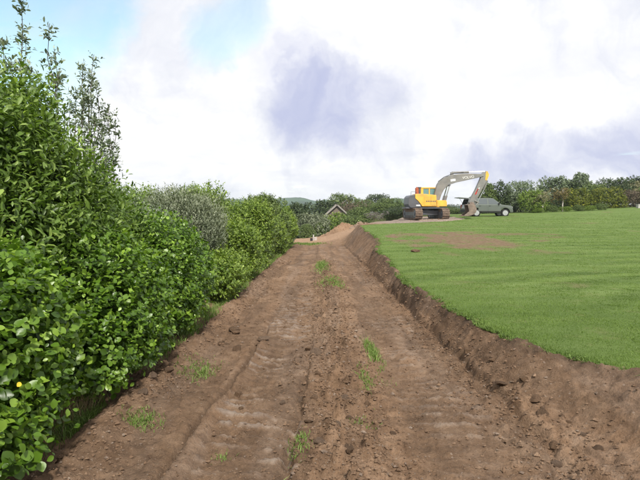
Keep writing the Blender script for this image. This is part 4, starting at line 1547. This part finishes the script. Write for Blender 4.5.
    # --- stick and bucket
    stick = MB().prism([(4.80, 3.90), (5.08, 4.10), (5.24, 4.08), (5.38, 3.78), (5.22, 3.28), (4.76, 2.42), (4.22, 1.38), (4.04, 1.20), (3.84, 1.24), (3.70, 1.46), (4.26, 2.52), (4.66, 3.45)], -0.21, 0.21)
    stick = stick.build('stick', M['boomgrey'], root, bevel=0.025)
    MB().prism([(5.12, 4.09), (5.25, 4.085), (5.385, 3.78), (5.22, 3.3), (5.06, 3.34)], -0.222, 0.222).build('stick_end', M['yellow'], stick)
    MB().box((4.36, -0.222, 2.35), (0.10, 0.012, 0.55), (0, R(27), 0)).build('label_plate', M['redl'], stick)
    MB().box((4.47, -0.222, 2.50), (0.07, 0.012, 0.42), (0, R(27), 0)).build('label_plate', M['white'], stick)
    MB().tube([(5.30, 0, 3.3), (5.02, 0, 2.5)], 0.085, 10).build('bucket_cylinder', M['boomgrey'], root, smooth=True)
    MB().tube([(5.02, 0, 2.5), (4.50, 0, 1.45)], 0.05, 8).build('cylinder_rod', M['chrome'], root, smooth=True)
    lk = MB()
    for yy in (-0.26, 0.26):
        lk.tube([(4.50, yy, 1.45), (4.18, yy, 1.55)], 0.05, 6).tube([(4.50, yy, 1.45), (4.22, yy, 1.10)], 0.05, 6)
    lk.cyl((4.50, 0, 1.45), 0.06, 0.62, 'y', 10).build('bucket_link', M['boomgrey'], root)
    prof = [(3.50, 1.20), (3.85, 1.28), (4.12, 1.16), (4.24, 0.88), (4.20, 0.60), (3.98, 0.38), (3.62, 0.27), (3.16, 0.28)]
    sh = MB()
    for (a, b) in zip(prof, prof[1:]):
        d = Vector((b[0] - a[0], 0, b[1] - a[1]))
        sh.box(((a[0] + b[0]) / 2, 0, (a[1] + b[1]) / 2), (d.length + 0.03, 1.16, 0.045), (0, -math.atan2(d.z, d.x), 0))
    bk = sh.build('bucket', M['bucketsteel'], root)
    for yy in (-0.60, 0.56):
        MB().prism([(p[0], p[1]) for p in prof] + [(3.62, 0.66)], yy, yy + 0.04).build('side_plate', M['bucketsteel'], bk)
    for k in range(5):
        MB().prism([(3.20, 0.32), (2.94, 0.27), (3.20, 0.23)], -0.55 + k * 0.25, -0.45 + k * 0.25).build('tooth', M['mudsteel'], bk)
    for yy in (-0.27, 0.23):
        MB().prism([(3.72, 1.26), (3.84, 1.46), (4.1, 1.42), (4.28, 1.0), (4.1, 1.18)], yy, yy + 0.04).build('bracket', M['bucketsteel'], bk)


def build_suv():
    X0, Y0 = 16.75, 52.0
    z0 = float(lawn_z(X0, Y0)) - 0.02
    root = thing('parked_suv', 'grey-green SUV with its tailgate raised behind the excavator bucket', 'car', (X0, Y0, z0), R(2))
    root.scale = (1.04, 1.0, 1.0)
    rw, fw, wr = -1.38, 1.36, 0.37

    def arch(cx, r, z):
        return [(cx + r * math.cos(a), z + r * math.sin(a)) for a in np.linspace(0, math.pi, 9)]
    low = [(-2.32, 0.42)] + [p for p in arch(rw, 0.46, 0.40)][::-1] + [p for p in arch(fw, 0.46, 0.40)][::-1] + \
          [(2.02, 0.40), (2.08, 0.70), (2.04, 0.98), (1.90, 1.08), (1.10, 1.16), (0.95, 1.18), (-2.30, 1.18), (-2.36, 0.8)]
    body = MB().prism(low, -0.94, 0.94).build('body', M['suv'], root, bevel=0.03, smooth=True)
    MB().box((0.0, 0, 0.48), (4.2, 1.5, 0.25)).build('floor_pan', M['black'], root)
    # glazed upper part: pillars, roof
    def gh(y, z):
        return y * (1 - 0.16 * (z - 1.16) / 0.66)
    side = [(-2.28, 1.17), (-2.10, 1.74), (-1.95, 1.80), (-0.2, 1.83), (0.22, 1.79), (1.02, 1.17)]
    m = MB()
    bm = m.bm
    a = [bm.verts.new((x, -gh(0.92, z), z)) for x, z in side]
    b = [bm.verts.new((x, gh(0.92, z), z)) for x, z in side]
    for i in range(1, len(side) - 1):       # roof skin and windscreen frame; the rear stays open under the raised tailgate
        bm.faces.new((a[i], a[i + 1], b[i + 1], b[i]))
    bm.faces.new(a)
    bm.faces.new(b[::-1])
    m.build('cabin', M['suv'], root, smooth=False)

    def pane(name, pts, off=0.012):
        for s in (-1, 1):
            m = MB()
            va = [m.bm.verts.new((x, s * (gh(0.92, z) + off), z)) for x, z in pts]
            vb = [m.bm.verts.new((x, s * (gh(0.92, z) - 0.004), z)) for x, z in pts]
            m.bm.faces.new(va)
            m.bm.faces.new(vb[::-1])
            for i in range(len(pts)):
                m.bm.faces.new((va[i], vb[i], vb[(i + 1) % len(pts)], va[(i + 1) % len(pts)]))
            m.build(name, M['glass'], root)
    pane('side_window', [(-2.05, 1.24), (-1.90, 1.70), (-1.32, 1.73), (-1.32, 1.24)])
    pane('side_window', [(-1.20, 1.22), (-1.20, 1.74), (-0.36, 1.75), (-0.36, 1.22)])
    pane('side_window', [(-0.24, 1.22), (-0.24, 1.75), (0.10, 1.74), (0.28, 1.68), (0.80, 1.22)])
    m = MB()
    q = [(0.30, 1.75), (0.98, 1.22)]
    v = [m.bm.verts.new((x + 0.012, s * gh(0.84, z), z + 0.012)) for x, z in q for s in (-1, 1)]
    m.bm.faces.new((v[0], v[1], v[3], v[2]))
    m.build('windscreen', M['glass'], root)
    for s in (-1, 1):
        for xa, xb in ((-1.22, -0.32), (-0.28, 0.92)):
            d = MB().box(((xa + xb) / 2, s * 0.944, 0.83), (xb - xa, 0.012, 0.62)).build('door', M['suv'], root, bevel=0.005)
            MB().box((xa + 0.14, s * 0.96, 1.04), (0.16, 0.02, 0.035)).build('handle', M['black'], d)
        MB().box((0.72, s * 1.02, 1.26), (0.12, 0.18, 0.16)).build('wing_mirror', M['black'], root, bevel=0.03)
        MB().box((2.01, s * 0.74, 0.88), (0.12, 0.34, 0.20)).build('headlight', M['amber'], root, bevel=0.03)
        MB().box((-2.33, s * 0.84, 0.98), (0.06, 0.18, 0.38)).build('tail_light', M['redl'], root, bevel=0.015)
        MB().box((-0.1, s * 0.952, 0.50), (2.0, 0.02, 0.10)).build('sill_trim', M['black'], root)
        MB().tube([(-1.8, s * 0.70, 1.86), (-0.2, s * 0.70, 1.89)], 0.02, 6).build('roof_rail', M['black'], root)
    MB().box((2.06, 0, 0.55), (0.12, 1.8, 0.24)).build('front_bumper', M['suv'], root, bevel=0.04)
    MB().box((2.075, 0, 0.86), (0.03, 0.9, 0.18)).build('grille', M['black'], root)
    MB().box((-2.36, 0, 0.55), (0.14, 1.8, 0.24)).build('rear_bumper', M['black'], root, bevel=0.04)
    # raised tailgate, hinged at the back of the roof
    tg = MB().box((-0.50, 0, 0), (1.0, 1.42, 0.07)).build('tailgate', M['suv'], root, bevel=0.02, loc=(-2.06, 0, 1.80), rot=(0, R(4), 0))
    MB().box((-0.52, 0, -0.042), (0.62, 1.2, 0.01)).build('rear_glass', M['glass'], tg)
    st = MB()
    for s in (-1, 1):
        st.tube([(-2.2, s * 0.72, 1.25), (-2.55, s * 0.68, 1.80)], 0.015, 6)
    st.build('gas_strut', M['black'], root)
    for k, xx in enumerate((-0.9, 0.05)):
        for s in (-0.4, 0.4):
            MB().box((xx, s, 1.18), (0.16, 0.5, 0.75), (0, R(-10), 0)).build('seat', M['seatd'], root, bevel=0.04)
    tyre = MB().cyl((0, 0, 0), wr, 0.25, 'y', 32).mesh('tyre', M['black'], True, bevel=0.03)
    rimb = MB().cyl((0, 0, 0), 0.25, 0.262, 'y', 28)
    rim = rimb.mesh('rim', M['rim'], True)
    spk = MB()
    for k in range(5):
        a = k * 2 * math.pi / 5
        spk.box((math.cos(a) * 0.13, 0, math.sin(a) * 0.13), (0.20, 0.285, 0.05), (0, -a, 0))
    spk = spk.mesh('spokes', M['rim'])
    for xx in (rw, fw):
        for s in (-1, 1):
            w = obj('wheel', tyre, root, (xx, s * 0.81, wr))
            obj('rim', rim, w)
            obj('spokes', spk, w)


def build_house():
    y = 80.0
    p = at(337, 204.5, y)
    zb = -2.65
    root = thing('gabled_house', 'far house with white bargeboards on its gable among trees', 'house', (p.x, y, zb))
    H = p.z - zb
    wm = plain('house_wall', (0.17, 0.14, 0.11), 0.85, 0.2, var=0.12, scale=2)
    rm = plain('roof_sheet', (0.20, 0.16, 0.14), 0.6, 0.3, var=0.15, scale=3)
    hw, ez = 3.4, H - 3.4 * 0.9
    MB().prism([(-hw + 0.3, 0), (-hw + 0.3, ez + 0.1), (0, H - 0.2), (hw - 0.3, ez + 0.1), (hw - 0.3, 0)], 0.3, 8).build('wall', wm, root)
    for s in (-1, 1):
        sl = math.atan2(H - ez, hw)
        ln = math.hypot(hw, H - ez)
        MB().box((s * hw / 2, 4.15, (H + ez) / 2 + 0.02), (ln + 0.1, 8.3, 0.12), (0, s * sl, 0)).build('roof_slope', rm, root)
        MB().box((s * hw / 2, -0.02, (H + ez) / 2 - 0.02), (ln + 0.12, 0.06, 0.20), (0, s * sl, 0)).build('bargeboard', plain('weathered_board', (0.29, 0.265, 0.235), 0.7, 0.3), root)
    wn = MB().box((-0.2, 0.28, 1.6), (1.3, 0.06, 1.1)).build('window', M['glass'], root)
    MB().box((-0.2, 0.27, 1.0), (1.5, 0.1, 0.08)).build('sill', M['white'], wn)


def build_heaps():
    def heap(label, cx, cy, rx, ry, h, rot, seed, sand, pad):
        n = 90
        u = np.linspace(-1.25, 1.25, n)
        U, V = np.meshgrid(u, u)
        c, s = math.cos(rot), math.sin(rot)
        X = cx + U * rx * c - V * ry * s
        Y = cy + U * rx * s + V * ry * c
        d = np.hypot(U, V) + 0.16 * fbm(U * 2.2, V * 2.2, seed, 4)
        Hh = h * (1 - sst(0.0, 1.0, d)) * (1 + 0.5 * fbm(U * 3, V * 3, seed + 1, 4)) + 0.07 * np.clip(fbm(X * 3.5, Y * 3.5, seed + 2, 3), 0, 1) * (d < 1)
        Z = dirt_z(X, Y) - 0.10 + Hh * np.interp(X, [-1, 1.0, 2.5, 4], [0.6, 0.9, 1.0, 0.8])
        zc = np.stack([np.full(X.size, sand), np.clip(fbm(X, Y, seed + 3, 3).ravel() * 0.7, 0, 0.7), np.full(X.size, pad)], -1)
        P = np.stack([X - cx, Y - cy, Z], -1)
        o = obj('spoil_heap', tri_mesh('spoil_heap', P, grid_faces(n, n), [M['dirt']], attrs={'zone': zc}), loc=(cx, cy, 0))
        tag(o, label, 'earth heap', 'heaps of dug earth at the end of the track')
        r = np.random.default_rng(seed)
        me = clod_mesh(seed % 3)
        for k in range(7):
            i, j = r.integers(25, 65, 2)
            s_ = r.uniform(0.06, 0.14)
            obj('clod', me, o, P[i, j] + np.array([0, 0, s_ * 0.2]), (r.uniform(0, 1), 0, r.uniform(0, 6)), (s_,) * 3)
        return o
    heap('long reddish heap of dug earth behind the sandy strip', 1.75, 47.4, 2.6, 0.9, 0.62, R(10), 610, 0.35, 0.0)
    heap('low brown earth heap just right behind the short peg', 0.35, 46.3, 0.9, 0.6, 0.32, R(5), 620, 0.25, 0.1)
    heap('pale earth heap at the ramp top just left of the excavator', 3.6, 47.0, 1.3, 0.8, 0.42, R(20), 630, 0.1, 0.5)
    heap('low grey-brown soil ridge in front of the excavator tracks', 8.6, 41.8, 3.0, 0.8, 0.20, R(6), 640, 0.0, 0.8)


def build_small():
    y = 42.0
    p = at(313.5, 241, y)
    x = p.x
    z = float(dirt_z(x, y))
    root = thing('marker_peg', 'short whitish peg with a dark base standing on the sandy strip', 'peg', (x, y, z - 0.02))
    MB().box((0, 0, 0.24), (0.09, 0.09, 0.5)).build('post', plain('weathered_white', (0.45, 0.44, 0.42), 0.7, 0.3), root, bevel=0.01)
    MB().box((-0.17, 0.02, 0.10), (0.20, 0.22, 0.24)).build('base_block', M['black'], root, bevel=0.03)
    MB().box((0.15, 0, 0.14), (0.26, 0.2, 0.30), (0, 0.15, 0.3)).build('stone', plain('pale_stone', (0.42, 0.38, 0.34), 0.9, 0.2, scale=9), root, bevel=0.06)
    y = 56.0
    p = at(637.5, 208, y)
    z = float(lawn_z(p.x, y))
    root = thing('pale_box', 'small pale grey box cut by the right frame edge at the lawn end', 'box', (p.x + 0.2, y, z - 0.05))
    pg = plain('pale_grey_box', (0.42, 0.41, 0.39), 0.7, 0.3, var=0.15, scale=4)
    MB().box((0, 0, 0.2), (0.5, 0.45, 0.42)).build('body', pg, root, bevel=0.03)
    MB().box((0, 0, 0.44), (0.58, 0.52, 0.06)).build('lid', pg, root, bevel=0.02)
    y = 17.2
    p = at(416, 260, y)
    x, z = 3.15, float(lawn_z(3.15, y))
    mt = clod_mesh(0)
    o = obj('turf_clod', mt, None, (x, y, z + 0.03), (0, 0, 0.4), (0.2, 0.13, 0.11))
    tag(o, 'small dark clod of soil lying on the lawn near the bank edge', 'clod')


build_excavator()
build_suv()
build_house()
build_heaps()
build_small()


# ------------------------------------------------------------------ air
def build_haze():
    n = bpy.data.materials.new('haze')
    n.use_nodes = True
    nt = n.node_tree
    nt.nodes.clear()
    out = nt.nodes.new('ShaderNodeOutputMaterial')
    pv = nt.nodes.new('ShaderNodeVolumePrincipled')
    pv.inputs['Color'].default_value = (0.80, 0.88, 1.0, 1)
    pv.inputs['Density'].default_value = HAZE
    pv.inputs['Anisotropy'].default_value = 0.2
    nt.links.new(pv.outputs[0], out.inputs['Volume'])
    o = MB().box((0, 780, 16), (3200, 1700, 52)).build('haze', n)
    o.visible_shadow = True
    tag(o, 'thin pale haze filling the air over the whole place', 'haze', kind='stuff')


HAZE = 0.00028
scene.cycles.volume_bounces = 1
build_haze()
